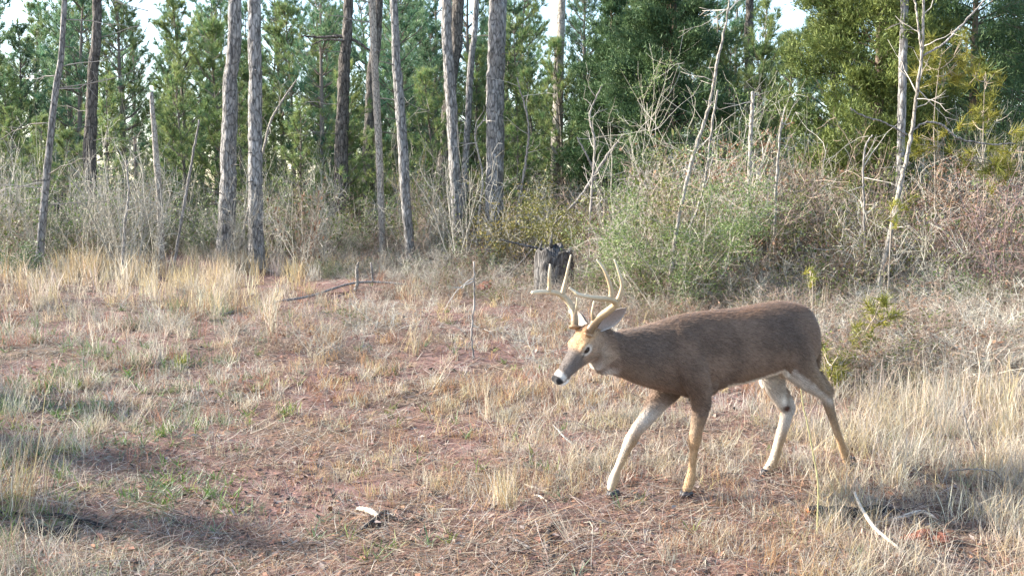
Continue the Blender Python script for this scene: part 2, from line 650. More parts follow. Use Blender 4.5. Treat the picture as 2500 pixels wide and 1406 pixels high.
    HO = dpt(1431, 853, .062) - HB @ eye_c

    def hw(p):
        return HO + np.asarray(p, float) @ HB.T
    hs = np.array([  # x, top, bottom, half width, z of widest (fraction)
        (-.035, .030, -.070, .045, 0), (-.015, .058, -.085, .058, 0), (.02, .074, -.092, .066, .1), (.06, .076, -.092, .070, .2), (.095, .068, -.086, .069, .35), (.12, .060, -.078, .062, .35),
        (.15, .046, -.070, .052, .2), (.18, .033, -.064, .045, .1), (.21, .022, -.060, .040, 0), (.24, .013, -.057, .037, 0), (.265, .008, -.056, .0365, 0), (.285, .003, -.053, .036, 0), (.302, -.004, -.048, .031, 0), (.314, -.013, -.040, .019, 0)])
    hs = spline(hs, 60)
    rings = []
    for a in hs:
        cz = (a[1] + a[2]) / 2
        hh = (a[1] - a[2]) / 2
        cs, sn = np.cos(ang), np.sin(ang)
        w = a[3] * (1 + a[4] * 0.35 * cs)
        w = w * np.where(cs < 0, 1 - 0.28 * cs * cs, 1)       # narrower jaw
        rings.append(hw(np.stack([np.full(S, a[0]), w * np.sign(sn) * np.abs(sn) ** .85, cz + hh * np.sign(cs) * np.abs(cs) ** .92], -1)))
    bag.add(*loft(np.array(rings)), (1, 1, 1))

    def blob(c, r, n=10):
        u = np.linspace(0.05, math.pi - .05, n)
        v = np.arange(14) * 2 * math.pi / 14
        g = np.stack([np.sin(u)[:, None] * np.cos(v), np.sin(u)[:, None] * np.sin(v), np.repeat(np.cos(u)[:, None], 14, 1)], -1)
        bag.add(*loft(hw(np.asarray(c) + g * np.asarray(r))), (1, 1, 1))
    for s in (1, -1):
        blob((.104, .052 * s, .034), (.032, .017, .021))           # brow
        blob((.300, .018 * s, -.014), (.016, .014, .014))          # nostril wing
        blob((.045, .036 * s, .070), (.017, .016, .028))           # pedicle
        blob((.05, .050 * s, -.030), (.055, .020, .045))           # cheek
    blob((.270, 0, -.060), (.036, .022, .012))                     # lower lip and chin
    blob((.035, 0, .068), (.045, .035, .020))                      # tuft on the poll
    # throat link between head and neck
    limb([(1497, 850, 0, .125, .07), (1470, 862, 0, .11, .068), (1450, 868, .01, .085, .062)])

    me0 = bag.mesh('deer_raw', [])
    tmp = bpy.data.objects.new('deer_raw', me0)
    COL.objects.link(tmp)
    rm = tmp.modifiers.new('r', 'REMESH')
    rm.mode = 'VOXEL'
    rm.voxel_size = 0.0052
    sm = tmp.modifiers.new('s', 'SMOOTH')
    sm.factor = 0.5
    sm.iterations = 7
    dg = bpy.context.evaluated_depsgraph_get()
    ev = tmp.evaluated_get(dg)
    me = bpy.data.meshes.new_from_object(ev)
    bpy.data.objects.remove(tmp)
    bpy.data.meshes.remove(me0)
    nv = len(me.vertices)
    V = np.empty(nv * 3, np.float32)
    me.vertices.foreach_get('co', V)
    V = V.reshape(-1, 3).astype(float)
    nq = len(me.polygons)
    lt = np.empty(nq, np.int32)
    me.polygons.foreach_get('loop_total', lt)
    li = np.empty(len(me.loops), np.int32)
    me.loops.foreach_get('vertex_index', li)
    NR = np.empty(nv * 3, np.float32)
    me.vertices.foreach_get('normal', NR)
    NR = NR.reshape(-1, 3).astype(float)
    quads = li.reshape(-1, 4) if (lt == 4).all() else None
    bpy.data.meshes.remove(me)

    # ---- coat colour by place on the body
    lat = (V - DC) @ DN
    qx, qy = project(V - lat[:, None] * DN)               # side-view place, free of the near/far shift
    H = (V - HO) @ HB
    nn = NR @ DN
    up = NR[:, 2]
    base = np.array([.195, .130, .092])
    C = np.tile(base, (nv, 1))

    def paint(col, w):
        nonlocal C
        w = np.clip(w, 0, 1)[:, None]
        C = C * (1 - w) + np.asarray(col) * w
    rnd = vnoise(V[:, 0] * 40, V[:, 1] * 40, V[:, 2] * 40, 2)
    rn2 = vnoise(V[:, 0] * 9, V[:, 1] * 9, V[:, 2] * 9, 4)
    is_head = smooth(-.04, .045, H[:, 0]) * (np.abs(H[:, 1]) < .1) * (H[:, 2] > -.12)
    body = 1 - is_head
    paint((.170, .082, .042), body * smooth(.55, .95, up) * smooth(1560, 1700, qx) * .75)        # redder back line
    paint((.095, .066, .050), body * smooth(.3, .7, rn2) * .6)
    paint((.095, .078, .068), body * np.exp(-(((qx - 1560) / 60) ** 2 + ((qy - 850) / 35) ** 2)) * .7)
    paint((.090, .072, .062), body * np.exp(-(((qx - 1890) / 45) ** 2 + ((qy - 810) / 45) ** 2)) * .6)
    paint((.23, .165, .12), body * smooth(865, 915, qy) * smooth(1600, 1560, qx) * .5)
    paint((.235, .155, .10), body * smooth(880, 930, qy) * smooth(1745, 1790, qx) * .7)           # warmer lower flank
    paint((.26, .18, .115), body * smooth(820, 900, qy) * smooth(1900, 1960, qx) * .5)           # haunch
    # belly
    belly_y = np.interp(qx, [1700, 1744, 1792, 1841, 1875, 1899, 1950], [990, 933, 922, 908, 895, 890, 915])
    paint((.76, .71, .64), body * smooth(-6, 4, qy - belly_y + (rnd - .5) * 5) * smooth(1738, 1760, qx) * smooth(1945, 1925, qx) * (lat < .12) * (qy < 950))
    # legs
    legs = body * smooth(985, 1065, qy + (rnd - .5) * 20) * (V[:, 2] < .42)
    legw = body * smooth(.50, .40, V[:, 2])
    paint((.33, .20, .105), legs * .85)
    paint((.42, .28, .16), body * smooth(1060, 1130, qy) * .8)
    fwd = NR @ DFW
    paint((.70, .60, .48), legw * smooth(.25, .8, fwd) * smooth(985, 1060, qy) * (.25 + .45 * (lat < 0)))             # pale fronts
    paint((.40, .235, .115), legw * (lat > 0) * smooth(1030, 1085, qy) * .7)
    far = smooth(-.01, -.03, lat)
    paint((.44, .385, .335), far * legw * smooth(.05, .5, nn) * smooth(1090, 1020, qy) * smooth(925, 1000, qy + (rnd - .5) * 25) * .9)   # white inner sides
    paint((.48, .42, .365), far * smooth(-.05, .3, nn) * body * (qx > 1830) * (qx < 1930) * smooth(895, 925, qy) * smooth(1020, 985, qy) * .9)
    # white edge in front of the near thigh
    tl = np.interp(qx, [1890, 1930, 1960, 2000], [888, 915, 938, 970])
    paint((.52, .45, .39), (lat > 0) * (qx > 1893) * (qx < 2003) * smooth(-6, 6, qy - tl + (rnd - .5) * 6) * .85 * smooth(990, 962, qy))
    # hock gland and pale spot
    g = np.exp(-(((qx - 1933) / 8) ** 2 + ((qy - 1000) / 9) ** 2)) * far
    paint((.07, .03, .02), g * 1.3)
    g = np.exp(-(((qx - 1925) / 7) ** 2 + ((qy - 982) / 10) ** 2)) * far
    paint((.75, .68, .6), g)
    g = np.exp(-(((qx - 2024) / 6) ** 2 + ((qy - 955) / 8) ** 2)) * (lat > 0)
    paint((.7, .62, .52), g * .8)
    # white rump under the tail
    paint((.7, .65, .6), body * smooth(.03, .0, np.abs(lat)) * (qx > 1960) * smooth(870, 905, qy) * (qy < 960) * smooth(.2, -.3, fwd) * .8)
    # white throat
    paint((.66, .62, .58), np.exp(-(((qx - 1476) / 17) ** 2 + ((qy - 908) / 11) ** 2)) * .95 * smooth(1515, 1490, qx) * smooth(.5, .1, up))
    # ---- head markings
    x, y, z = H.T
    ay = np.abs(y)
    paint((.30, .215, .15), is_head)
    paint((.42, .27, .15), is_head * smooth(.02, .05, z) * smooth(.19, .12, x))                        # tan forehead
    paint((.28, .14, .07), is_head * smooth(.05, .07, z) * smooth(.08, .05, x) * (.4 + .6 * rnd))       # rusty poll
    paint((.15, .125, .11), is_head * smooth(.12, .165, x) * smooth(.272, .25, x) * smooth(-.06, -.03, z))   # grey muzzle side
    paint((.22, .17, .13), is_head * smooth(.02, .06, x) * smooth(.14, .1, x) * smooth(-.01, -.03, z) * .6)
    paint((.62, .57, .52), is_head * smooth(-.050, -.066, z) * smooth(.06, .14, x) * .9)                     # white chin and jaw line
    ring = np.sqrt(((x - .108 + (z - .022) * .35) / .029) ** 2 + ((z - .020) / .022) ** 2)
    paint((.56, .50, .43), is_head * smooth(1.3, .75, ring) * (ay > .035) * (.55 + .45 * smooth(.03, .01, z)))
    paint((.03, .022, .018), is_head * smooth(.70, .52, ring) * (ay > .035))
    paint((.06, .05, .045), is_head * np.exp(-(((x - .140) / .016) ** 2 + ((z - .004 + (x - .14) * .6) / .006) ** 2)) * (ay > .03) * .9)  # tear line
    paint((.60, .56, .51), is_head * smooth(.255, .268, x) * smooth(.294, .287, x) * smooth(-.055, -.035, z))  # pale band behind nose
    paint((.80, .77, .73), is_head * smooth(.252, .262, x) * smooth(-.040, -.050, z))
    nose = smooth(.283, .291, x) * smooth(-.043, -.036, z)
    paint((.025, .024, .025), is_head * nose)
    paint((.05, .04, .04), is_head * np.exp(-(((z + .043 - (.30 - x) * .12) / .0035) ** 2)) * smooth(.235, .25, x))      # mouth line
    fleck = vnoise(V[:, 0] * 130, V[:, 1] * 130, V[:, 2] * 130, 7)
    C *= (0.80 + 0.22 * rnd + 0.20 * fleck)[:, None]

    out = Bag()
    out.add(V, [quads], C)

    # ---- ears: cupped leaf shells set into the same mesh
    def ear(base, tip, normal, length_w, inner, outer):
        base, tip = np.asarray(base), np.asarray(tip)
        ax = tip - base
        ax_u = unit(ax)
        nrm = unit(normal - ax_u * (normal @ ax_u))
        sd_ = np.cross(ax_u, nrm)
        t = np.linspace(0, 1, 16)
        prof = np.interp(t, [0, .12, .3, .5, .7, .88, 1], [.42, .62, .95, 1, .82, .42, .03]) * length_w
        v = np.linspace(-1, 1, 13)
        cup = np.interp(t, [0, .3, .8, 1], [.95, .65, .35, .1])
        G = base + t[:, None, None] * ax + sd_ * (prof[:, None] * np.sin(v * 1.35) / math.sin(1.35))[..., None] - nrm * (prof * cup)[:, None, None] * (np.cos(v * 1.45)[None, :, None])
        back = G - nrm * 0.006
        K, J = G.shape[:2]
        i = (np.arange(K - 1)[:, None] * J + np.arange(J - 1)[None]).ravel()
        q = np.stack([i, i + 1, i + J + 1, i + J], -1)
        ci = np.tile(inner, (K * J, 1))
        edge = np.repeat(smooth(.72, 1.0, np.abs(v))[None], K, 0).ravel()[:, None]
        ci = ci * (1 - edge * .5) + np.array([.75, .70, .64]) * edge * .5
        out.add(G.reshape(-1, 3), [q], ci)
        co = np.tile(outer, (K * J, 1))
        tipd = np.repeat(smooth(.75, 1.0, t)[:, None], J, 1).ravel()[:, None]
        co = co * (1 - tipd * .6) + np.array([.06, .05, .045]) * tipd * .6
        out.add(back.reshape(-1, 3), [q[:, ::-1]], co)
        # rim
        ra = np.concatenate([np.arange(K) * J, (K - 1) * J + np.arange(1, J), (np.arange(K)[::-1] * J + J - 1)[1:]])
        Rv = np.concatenate([G.reshape(-1, 3)[ra], back.reshape(-1, 3)[ra]])
        m = len(ra)
        k = np.arange(m - 1)
        out.add(Rv, [np.stack([k, k + 1, k + 1 + m, k + m], -1)], (.20, .16, .13))
    # the near ear turns its opening sideways to the viewer and points back
    eb = hw((-.008, .058, .048))
    et = dpt(1531, 752, .10)
    ear(eb, et, DN * 0.9 + np.array([0, 0, -.25]), .040, (.30, .25, .225), (.14, .10, .075))
    eb2 = hw((-.005, -.058, .050))
    et2 = dpt(1387, 757, -.20)
    ear(eb2, et2, -DN * 0.2 + DFW * 1.0, .034, (.42, .36, .31), (.22, .17, .13))
    fur_m = vcol_mat('deer_coat', 0.85, 0.12, 220, 0.32, 0.5, 0.003, 0.15)

    root = empty('white_tailed_deer', (DC[0], DC[1], 0))
    tag(root, 'antlered buck deer with grey brown coat walking with lowered head', 'deer')
    off = np.array([DC[0], DC[1], 0])
    link('body', out.mesh('deer_body', [fur_m], True, off), root)

    # ---- short coat hairs lying along the body
    rs = np.random.RandomState(4)
    n = 90000
    idx = rs.randint(0, nv, n)
    P0 = V[idx] + unit(rs.randn(n, 3)) * .002
    nr = NR[idx]
    flow = -DFW[None] * 1.0 + np.array([0, 0, -.55])[None]
    flow = np.repeat(flow, n, 0)
    onleg = (V[idx, 2] < .45)[:, None]
    flow = np.where(onleg, np.array([0, 0, -1.0]) - DFW * .2, flow)
    hd = is_head[idx][:, None] > .5
    flow = np.where(hd, -e1, flow)
    flow = flow + rs.randn(n, 3) * .25
    flow = unit(flow - nr * (flow * nr).sum(1, keepdims=True))
    ln = np.where(hd[:, 0], rs.uniform(.005, .009, n), np.where(onleg[:, 0], rs.uniform(.006, .011, n), rs.uniform(.014, .026, n)))
    d = unit(flow + nr * rs.uniform(.15, .55, (n, 1)))
    keep = ~((H[idx, 0] > .285) | ((ring[idx] < .85) & (is_head[idx] > .5)))
    P1 = P0 + d * ln[:, None]
    sdv = unit(np.cross(d, nr)) * .0014
    HV = np.stack([P0 - sdv, P0 + sdv, P1], 1)[keep].reshape(-1, 3)
    HF = np.arange(len(HV)).reshape(-1, 3)
    HC = np.repeat((C[idx] * rs.uniform(.6, 1.45, (n, 1)))[keep], 3, 0)
    hair = link('coat_hair', make_mesh('coat_hair', HV - off, [HF], HC, False, [fur_m]), root)
    hair['kind'] = 'stuff'

    # ---- eyes
    m_eye = plain_mat('dark_eye', (.012, .008, .006), .08, .6, 20, .2, 0.0)
    for s in (1, -1):
        b = Bag()
        u = np.linspace(0.02, math.pi - .02, 14)
        v = np.arange(20) * 2 * math.pi / 20
        g = np.stack([np.sin(u)[:, None] * np.cos(v), np.sin(u)[:, None] * np.sin(v), np.repeat(np.cos(u)[:, None], 20, 1)], -1)
        V2, F2 = loft(hw(np.array([.109, .0535 * s, .023]) + g * np.array([.0165, .0145, .0115])))
        b.add(V2, F2, (.01, .01, .01))
        link('eye', b.mesh('eye', [m_eye], True, off), root)

    # ---- hooves (two toes each) with dewclaws
    m_hoof = plain_mat('hoof_horn', (.045, .042, .042), .45, .4, 60, .4, .3)
    m_hoof_pale = m_hoof
    for (px, py, lt_, toe) in ((1668, 1207, .07, (1660, 1216)), (1489, 1203, -.06, (1481, 1217)), (1863, 1158, -.062, (1855, 1167)), (2071, 1137, .068, (2063, 1147))):
        b = Bag()
        top = dpt(px + 2, py - 4, lt_)
        tp = dpt(toe[0], toe[1], lt_)
        gz = float(ground_z(tp[0], tp[1]))
        for s in (1, -1):
            secs = []
            for t, w, h in ((0, .011, .030), (.35, .014, .036), (.7, .0125, .026), (1.0, .004, .008)):
                c = top + (tp - top) * t
                cc = np.array([c[0], c[1], gz]) + DN * s * (.013 - .006 * t) - DFW * .012 * (1 - t)
                zt = max(h, (top[2] - gz + .006) * (1 - t) + h * t)
                l = .02 * (1 - t) + .006
                secs.append([cc + DN * w - DFW * 0, cc + DN * w * .7 + np.array([0, 0, zt]), cc - DN * w * .7 + np.array([0, 0, zt]), cc - DN * w])
                if t == 0:
                    secs.insert(0, [q - DFW * .028 + np.array([0, 0, -.001]) for q in secs[0]])
            b.add(*loft(np.array(secs)), (.04, .04, .04))
            dc = top - DFW * .020 + DN * s * .012 + np.array([0, 0, .040])
            cone = np.linspace(0, 1, 5)
            V3, F3, _ = one_tube(np.array([dc + np.array([0, 0, -.02 * q]) - DFW * .010 * q for q in cone]), .009 * (1 - cone * .7), 8)
            b.add(V3, F3, (.04, .04, .04))
        link('hoof', b.mesh('hoof', [m_hoof], True, off), root)

    # ---- antlers
    m_antler = vcol_mat('antler', 0.45, 0.4, 90, 0.22, 0.5, 0.003)
    EH = np.array([math.sin(th), -math.cos(th), 0])
    HM = hw((.045, 0, .07))

    def ap(zx, zy, la):
        px, py = 1280 + zx * .28455, 560 + zy * .28455
        r = ray(px, py)
        t = (la - EH @ (CAM - HM)) / (EH @ r)
        return CAM + r * t

    def branch(b, pts, r0, r1, taper=1.0, rough=True, sink=0):
        P = np.array([ap(*p) for p in pts])
        K = len(pts) * 7
        P = spline(P, K)
        t = np.linspace(0, 1, K)
        rad = (r0 + (r1 - r0) * t ** taper) * 1.16
        if rough:
            rad = rad * (1 + .10 * (vnoise(t * 30, t * 0 + r0 * 999, seed=6) - .5))
        dark = np.array([.17, .105, .055])
        mid_ = np.array([.40, .30, .18])
        tip = np.array([.62, .53, .38])
        zrel = np.clip((P[:, 2] - HM[2]) / .25, 0, 1)
        cc = dark + (mid_ - dark) * smooth(0, .5, zrel)[:, None]
        cc = cc + (tip - cc) * (smooth(.5, 1, t) * smooth(.15, .6, zrel))[:, None]
        V4, F4, C4 = one_tube(P, rad, 12, cc)
        b.add(V4, F4, C4)

    for which in ('near', 'far'):
        b = Bag()
        if which == 'near':
            branch(b, [(546, 905, .032), (565, 860, .038), (605, 800, .052), (655, 748, .078), (722, 698, .112), (775, 650, .138), (772, 618, .150), (725, 598, .155), (650, 592, .156), (560, 580, .150), (470, 560, .136), (425, 530, .122), (382, 500, .108)], .0185, .0045, 1.5)
            branch(b, [(775, 640, .138), (806, 600, .150), (828, 540, .157), (838, 470, .160), (812, 370, .158), (772, 258, .150)], .0135, .003, 1.2)
            branch(b, [(742, 600, .153), (746, 545, .156), (736, 480, .156), (700, 380, .148), (664, 315, .138), (620, 258, .125)], .0125, .003, 1.1)
            branch(b, [(600, 800, .052), (585, 750, .056), (583, 700, .056), (597, 612, .050)], .0095, .0025)
            branch(b, [(530, 577, .146), (524, 550, .146)], .007, .003)
            bur = [(540, 915, .03), (556, 885, .036)]
        else:
            branch(b, [(430, 845, -.032), (432, 800, -.036), (428, 740, -.050), (412, 680, -.075), (385, 630, -.105), (340, 580, -.132), (285, 550, -.148), (200, 536, -.152), (110, 538, -.140), (66, 543, -.130)], .0170, .0075, 1.4)
            branch(b, [(325, 560, -.138), (340, 500, -.145), (358, 420, -.147), (378, 320, -.142), (400, 218, -.130)], .0120, .003)
            branch(b, [(210, 535, -.151), (216, 480, -.152), (213, 410, -.150), (222, 298, -.142)], .0110, .0035)
            branch(b, [(430, 770, -.042), (440, 710, -.042), (450, 650, -.040), (452, 585, -.034)], .0095, .0025)
            bur = [(429, 850, -.032), (431, 822, -.035)]
        P = spline(np.array([ap(*p) for p in bur]), 9)
        t = np.linspace(0, 1, 9)
        V5, F5, C5 = one_tube(P, .021 + .006 * np.sin(t * math.pi) + .002 * vnoise(t * 9, t * 0, seed=9), 14, (.26, .16, .085))
        V5 = V5 + (vnoise(V5[:, 0] * 160, V5[:, 1] * 160, V5[:, 2] * 160)[:, None] - .5) * .004
        b.add(V5, F5, C5)
        a = link('antler', b.mesh('antler', [m_antler], True, off), root)
    return root


build_deer()
# ------------------------------------------------------------------ tall pines, snags and saplings
def trunk_geom(ctrl, sides, step, rough, seed, dense_to=7.0):
    """ctrl rows x,y,z,r from the ground up -> V,F (open tube with furrowed plates)"""
    ctrl = np.asarray(ctrl, float)
    L = np.concatenate([[0], np.cumsum(np.linalg.norm(np.diff(ctrl[:, :3], axis=0), axis=1))])
    s = np.concatenate([np.arange(0, min(dense_to, L[-1]), step), np.arange(min(dense_to, L[-1]), L[-1], step * 6), [L[-1]]])
    n = 400
    fine = spline(ctrl, n)
    Lf = np.concatenate([[0], np.cumsum(np.linalg.norm(np.diff(fine[:, :3], axis=0), axis=1))])
    P = np.stack([np.interp(s, Lf * L[-1] / Lf[-1], fine[:, k]) for k in range(4)], 1)
    rs = np.random.RandomState(seed)
    wob = P[:, 3:4] * .25
    P[:, 0] += (vnoise(s * 1.3, s * 0 + seed, seed=seed)[:, None] * wob - wob * .5)[:, 0]
    P[:, 1] += (vnoise(s * 1.3, s * 0 + seed + 9, seed=seed)[:, None] * wob - wob * .5)[:, 0]
    a = np.arange(sides) * 2 * math.pi / sides
    circ = np.stack([np.cos(a), np.sin(a)], -1)
    k = 2.2
    pl = vnoise(np.cos(a)[None] * k * 1.6 + 0 * s[:, None], np.sin(a)[None] * k * 1.6 + 0 * s[:, None], s[:, None] * 5.0 + 0 * a[None], seed)
    pl2 = vnoise(np.cos(a)[None] * k * 4 + 0 * s[:, None], np.sin(a)[None] * k * 4 + 0 * s[:, None], s[:, None] * 11 + 0 * a[None], seed + 1)
    rad = P[:, 3:4] * (1 + rough * (smooth(.25, .6, pl) - .6) + rough * .8 * (pl2 - .5))
    flare = 1 + .30 * np.exp(-s / .25)
    rad = rad * flare[:, None]
    V = P[:, None, :3] + np.concatenate([circ[None] * rad[..., None], np.zeros((len(s), sides, 1))], -1)
    return V, P


def grid_faces(K, S):
    i = np.arange(K - 1)[:, None] * S
    s = np.arange(S)[None]
    s2 = (s + 1) % S
    return np.stack([i + s, i + s2, i + S + s2, i + S + s], -1).reshape(-1, 4)


def needle_tufts(bag, P, D, M, length, width, cols, rs, spread=.9, back=.12):
    """P (N,3) tuft places, D (N,3) shoot directions; M needles each"""
    N = len(P)
    d = unit(D[:, None] + rs.randn(N, M, 3) * spread * .6)
    root = P[:, None] - D[:, None] * rs.uniform(0, back, (N, M, 1))
    ln = length * rs.uniform(.7, 1.2, (N, M, 1))
    tip = root + d * ln + np.array([0, 0, -.12]) * ln * rs.rand(N, M, 1)
    sdv = unit(np.cross(d, rs.randn(N, M, 3))) * width
    V = np.stack([root - sdv, root + sdv, tip], 2).reshape(-1, 3)
    F = np.arange(len(V)).reshape(-1, 3)
    c = cols[:, None] * rs.uniform(.75, 1.25, (N, M, 1))
    C = np.repeat(c.reshape(-1, 3), 3, 0)
    bag.add(V, [F], C)


def pine_crown(wood, green, rs, H, z0, spread, whorls, per, shoots, M, nl, nw, tone, droop=0.0, trunk=None, young=True):
    """branches into wood bag, needles into green bag; trunk along z unless a function is given"""
    tips, dirs = [], []
    BP, BR = [], []
    for w in range(whorls):
        t = (w + rs.rand() * .6) / whorls
        z = z0 + (H - z0) * t ** .9
        L0 = spread * (1 - t) ** .75 * (.55 + .45 * min(1, t * 5 + .3)) + .18
        for b in range(per):
            if rs.rand() < .12:
                continue
            az = rs.rand() * 2 * math.pi
            L = L0 * rs.uniform(.6, 1.15)
            rise = (0.15 + .75 * t) if young else .25
            rise = rise + rs.uniform(-.2, .2) - droop
            k = np.linspace(0, 1, 5)
            o = np.array([0, 0, z]) if trunk is None else trunk(z)
            h = np.array([math.cos(az), math.sin(az), 0])
            path = o + h * (L * k)[:, None] + np.array([0, 0, 1.0]) * (L * (rise * k + .45 * k * k))[:, None]
            path = path + rs.randn(5, 3) * .04 * L * k[:, None]
            BP.append(path)
            BR.append(np.interp(k, [0, 1], [.012 + .012 * L, .006]))
            m = max(2, int(shoots * (.4 + L / spread)))
            for q in rs.uniform(.3, 1.0, m):
                j = q * 4
                i0 = min(3, int(j))
                p = path[i0] + (path[i0 + 1] - path[i0]) * (j - i0)
                bd = unit(path[i0 + 1] - path[i0])
                sd_ = unit(bd * .7 + rs.randn(3) * .55 + np.array([0, 0, .55]))
                ls = rs.uniform(.1, .35) * (1.1 - q * .4)
                tips.append(p + sd_ * ls)
                dirs.append(sd_)
            tips.append(path[-1])
            dirs.append(unit(path[-1] - path[-2] + np.array([0, 0, .05])))
    for q in range(5):
        tips.append((np.array([0, 0, H]) if trunk is None else trunk(H)) + rs.randn(3) * .08)
        dirs.append(unit(np.array([0, 0, 1.0]) + rs.randn(3) * .35))
    BP, BR = np.array(BP), np.array(BR)
    wood.add(*tubes(BP, BR, np.tile([.17, .14, .12], (len(BP), 1)), 4))
    tips, dirs = np.array(tips), np.array(dirs)
    tone = np.asarray(tone)
    mixv = rs.rand(len(tips), 1)
    cols = tone[0] * (1 - mixv) + tone[1] * mixv
    needle_tufts(green, tips, dirs, M, nl, nw, cols, rs, .72)


PINE_TONE = ((.110, .200, .085), (.270, .310, .115))
PINE_BLUE = ((.085, .190, .115), (.190, .270, .135))
PINE_MID = ((.115, .205, .080), (.275, .310, .115))

# one shared crown mesh for the tall pines, whose crowns stand above the frame
rs0 = np.random.RandomState(77)
_w, _g = Bag(), Bag()
pine_crown(_w, _g, rs0, 6.0, 0.0, 2.6, 11, 5, 6, 12, .24, .012, PINE_TONE, 0, None, False)
HIGH_CROWN = _g.mesh('high_crown', [M_NEEDLE])
HIGH_LIMBS = _w.mesh('high_limbs', [M_TWIG])


def tall_pine(pts, widths, Y, base_py, label, mat, sides=18, rough=.16, H=15.0, seed=1, broken=False, group=None, name='pine_tree', stubs=6, dead_branches=0, cat='tree', crown=True):
    """pts: pixels from low to high on the trunk, at distance Y"""
    W = [at(p[0], p[1], Y) for p in pts]
    r = [w * Y / FPX / 2 for w in widths]
    lo = W[0] - (W[1] - W[0]) / (W[1][2] - W[0][2]) * (W[0][2] - float(ground_z(W[0][0], Y)) + .06)
    ctrl = [[*lo, r[0] * 1.05]] + [[*p, q] for p, q in zip(W, r)]
    if not broken:
        dirv = unit(W[-1] - W[-2] if len(W) > 1 else np.array([0, 0, 1]))
        dirv = unit(dirv + np.array([0, 0, 1.2]))
        top = W[-1] + dirv * max(1.0, H + 8 - W[-1][2])
        ctrl.append([*((W[-1] + top) / 2), r[-1] * .72])
        ctrl.append([*top, r[-1] * .25])
    ctrl = np.array(ctrl)
    V, P = trunk_geom(ctrl, sides, .045 if r[0] > .05 else .07, rough, seed, 6.6)
    K = len(V)
    F = [grid_faces(K, sides)]
    rs = np.random.RandomState(seed + 100)
    if broken:                                   # jagged top
        V[-1, :, 2] += rs.uniform(-.05, .16, sides)
        V = np.concatenate([V.reshape(-1, 3), P[-1:, :3] - np.array([[0, 0, .05]])])
        s = np.arange(sides)
        F.append(np.stack([np.full(sides, len(V) - 1), (K - 1) * sides + s, (K - 1) * sides + (s + 1) % sides], -1))
    V = V.reshape(-1, 3)
    root = empty(name, lo)
    tag(root, label, cat, group)
    link('trunk', make_mesh('trunk', V - lo, F, None, True, [mat]), root)

    def along(z):
        return np.array([np.interp(z, P[:, 2], P[:, 0]), np.interp(z, P[:, 2], P[:, 1]), z])
    # dead limb stubs
    for i in range(stubs):
        z = rs.uniform(1.4, 6.0)
        if z > P[-1, 2] - .2:
            continue
        o = along(z)
        az = rs.uniform(0, 2 * math.pi)
        L = rs.uniform(.08, .4)
        d = np.array([math.cos(az), math.sin(az), rs.uniform(-.1, .35)])
        q = np.linspace(0, 1, 4)[:, None]
        rr = float(np.interp(z, P[:, 2], P[:, 3]))
        path = o + d * (rr * .6) + d * q * L + np.array([0, 0, -.05]) * q * q
        v, f, c = one_tube(path, np.linspace(.014, .006, 4), 6, (.16, .14, .125))
        link('limb_stub', make_mesh('limb_stub', v - lo, f, c, True, [M_TWIG]), root)
    for i in range(dead_branches):
        z = rs.uniform(1.2, 5.8)
        o = along(z)
        az = rs.choice([0, math.pi]) + rs.uniform(-.7, .7)
        b = Bag()
        L = rs.uniform(.7, 1.5)
        k = np.linspace(0, 1, 6)
        d = np.array([math.cos(az), math.sin(az), 0])
        path = o + d * (L * k)[:, None] + np.array([0, 0, 1.0]) * (L * (rs.uniform(-.1, .35) * k + rs.uniform(-.3, .25) * k * k))[:, None] + rs.randn(6, 3) * .035 * k[:, None]
        b.add(*one_tube(path, np.linspace(.012, .004, 6), 5, (.30, .27, .24)))
        for j in range(7):
            i0 = rs.randint(2, 6)
            p = path[i0]
            dd = unit(d * .6 + rs.randn(3) * .6) * rs.uniform(.15, .45)
            kk = np.linspace(0, 1, 4)[:, None]
            b.add(*one_tube(p + dd * kk + rs.randn(3) * .05 * kk * kk, np.linspace(.005, .002, 4), 4, (.33, .30, .26)))
        link('dead_branch', b.mesh('dead_branch', [M_TWIG], False, lo), root)
    if not broken and crown:
        zt = P[-1, 2]
        c = link('crown', HIGH_CROWN, root)
        c.location = Vector(along(zt) - np.array([0, 0, 5.6]) - lo)
        c.rotation_euler = (0, 0, rs.rand() * 6)
        l = link('limbs', HIGH_LIMBS, root)
        l.location = c.location
        l.rotation_euler = c.rotation_euler
    return root


TP = tall_pine
TP([(96, 640), (112, 440), (135, 230), (158, 0)], [19, 17, 15, 12], 18.5, 665, 'slender grey pine with sparse dead side branches standing in the golden grass edge', M_PINE_BARK, 14, .12, 11, 11, dead_branches=12)
TP([(216, 540), (220, 330), (228, 160), (236, 0)], [29, 28, 24, 20], 24, 560, 'dark barked pine trunk beside the burnt stump and pale rock', M_DARK_BARK, 18, .16, 15, 12, dead_branches=4)
TP([(393, 590), (388, 480), (378, 330), (370, 238)], [15, 15, 13, 10], 19.5, 600, 'thin dead snag with broken top', M_PALE_BARK, 12, .14, 5, 13, True, name='snag', dead_branches=2, stubs=3)
TP([(552, 580), (556, 400), (562, 210), (573, 0)], [40, 37, 33, 30], 20.5, 610, 'thick slightly leaning pine of the close pair behind the golden grass', M_PINE_BARK, 20, .17, 17, 14)
TP([(628, 630), (624, 450), (622, 250), (621, 0)], [37, 33, 31, 29], 19.5, 645, 'straight upright pine with knotted bark, of the close pair behind the golden grass', M_PINE_BARK, 20, .17, 16, 15)
FT = TP([(829, 520), (834, 330), (840, 160), (850, 0)], [33, 32, 27, 22], 24, 540, 'dark pine trunk with long horizontal dead limbs high on both sides', M_DARK_BARK, 18, .18, 14, 16, dead_branches=3)
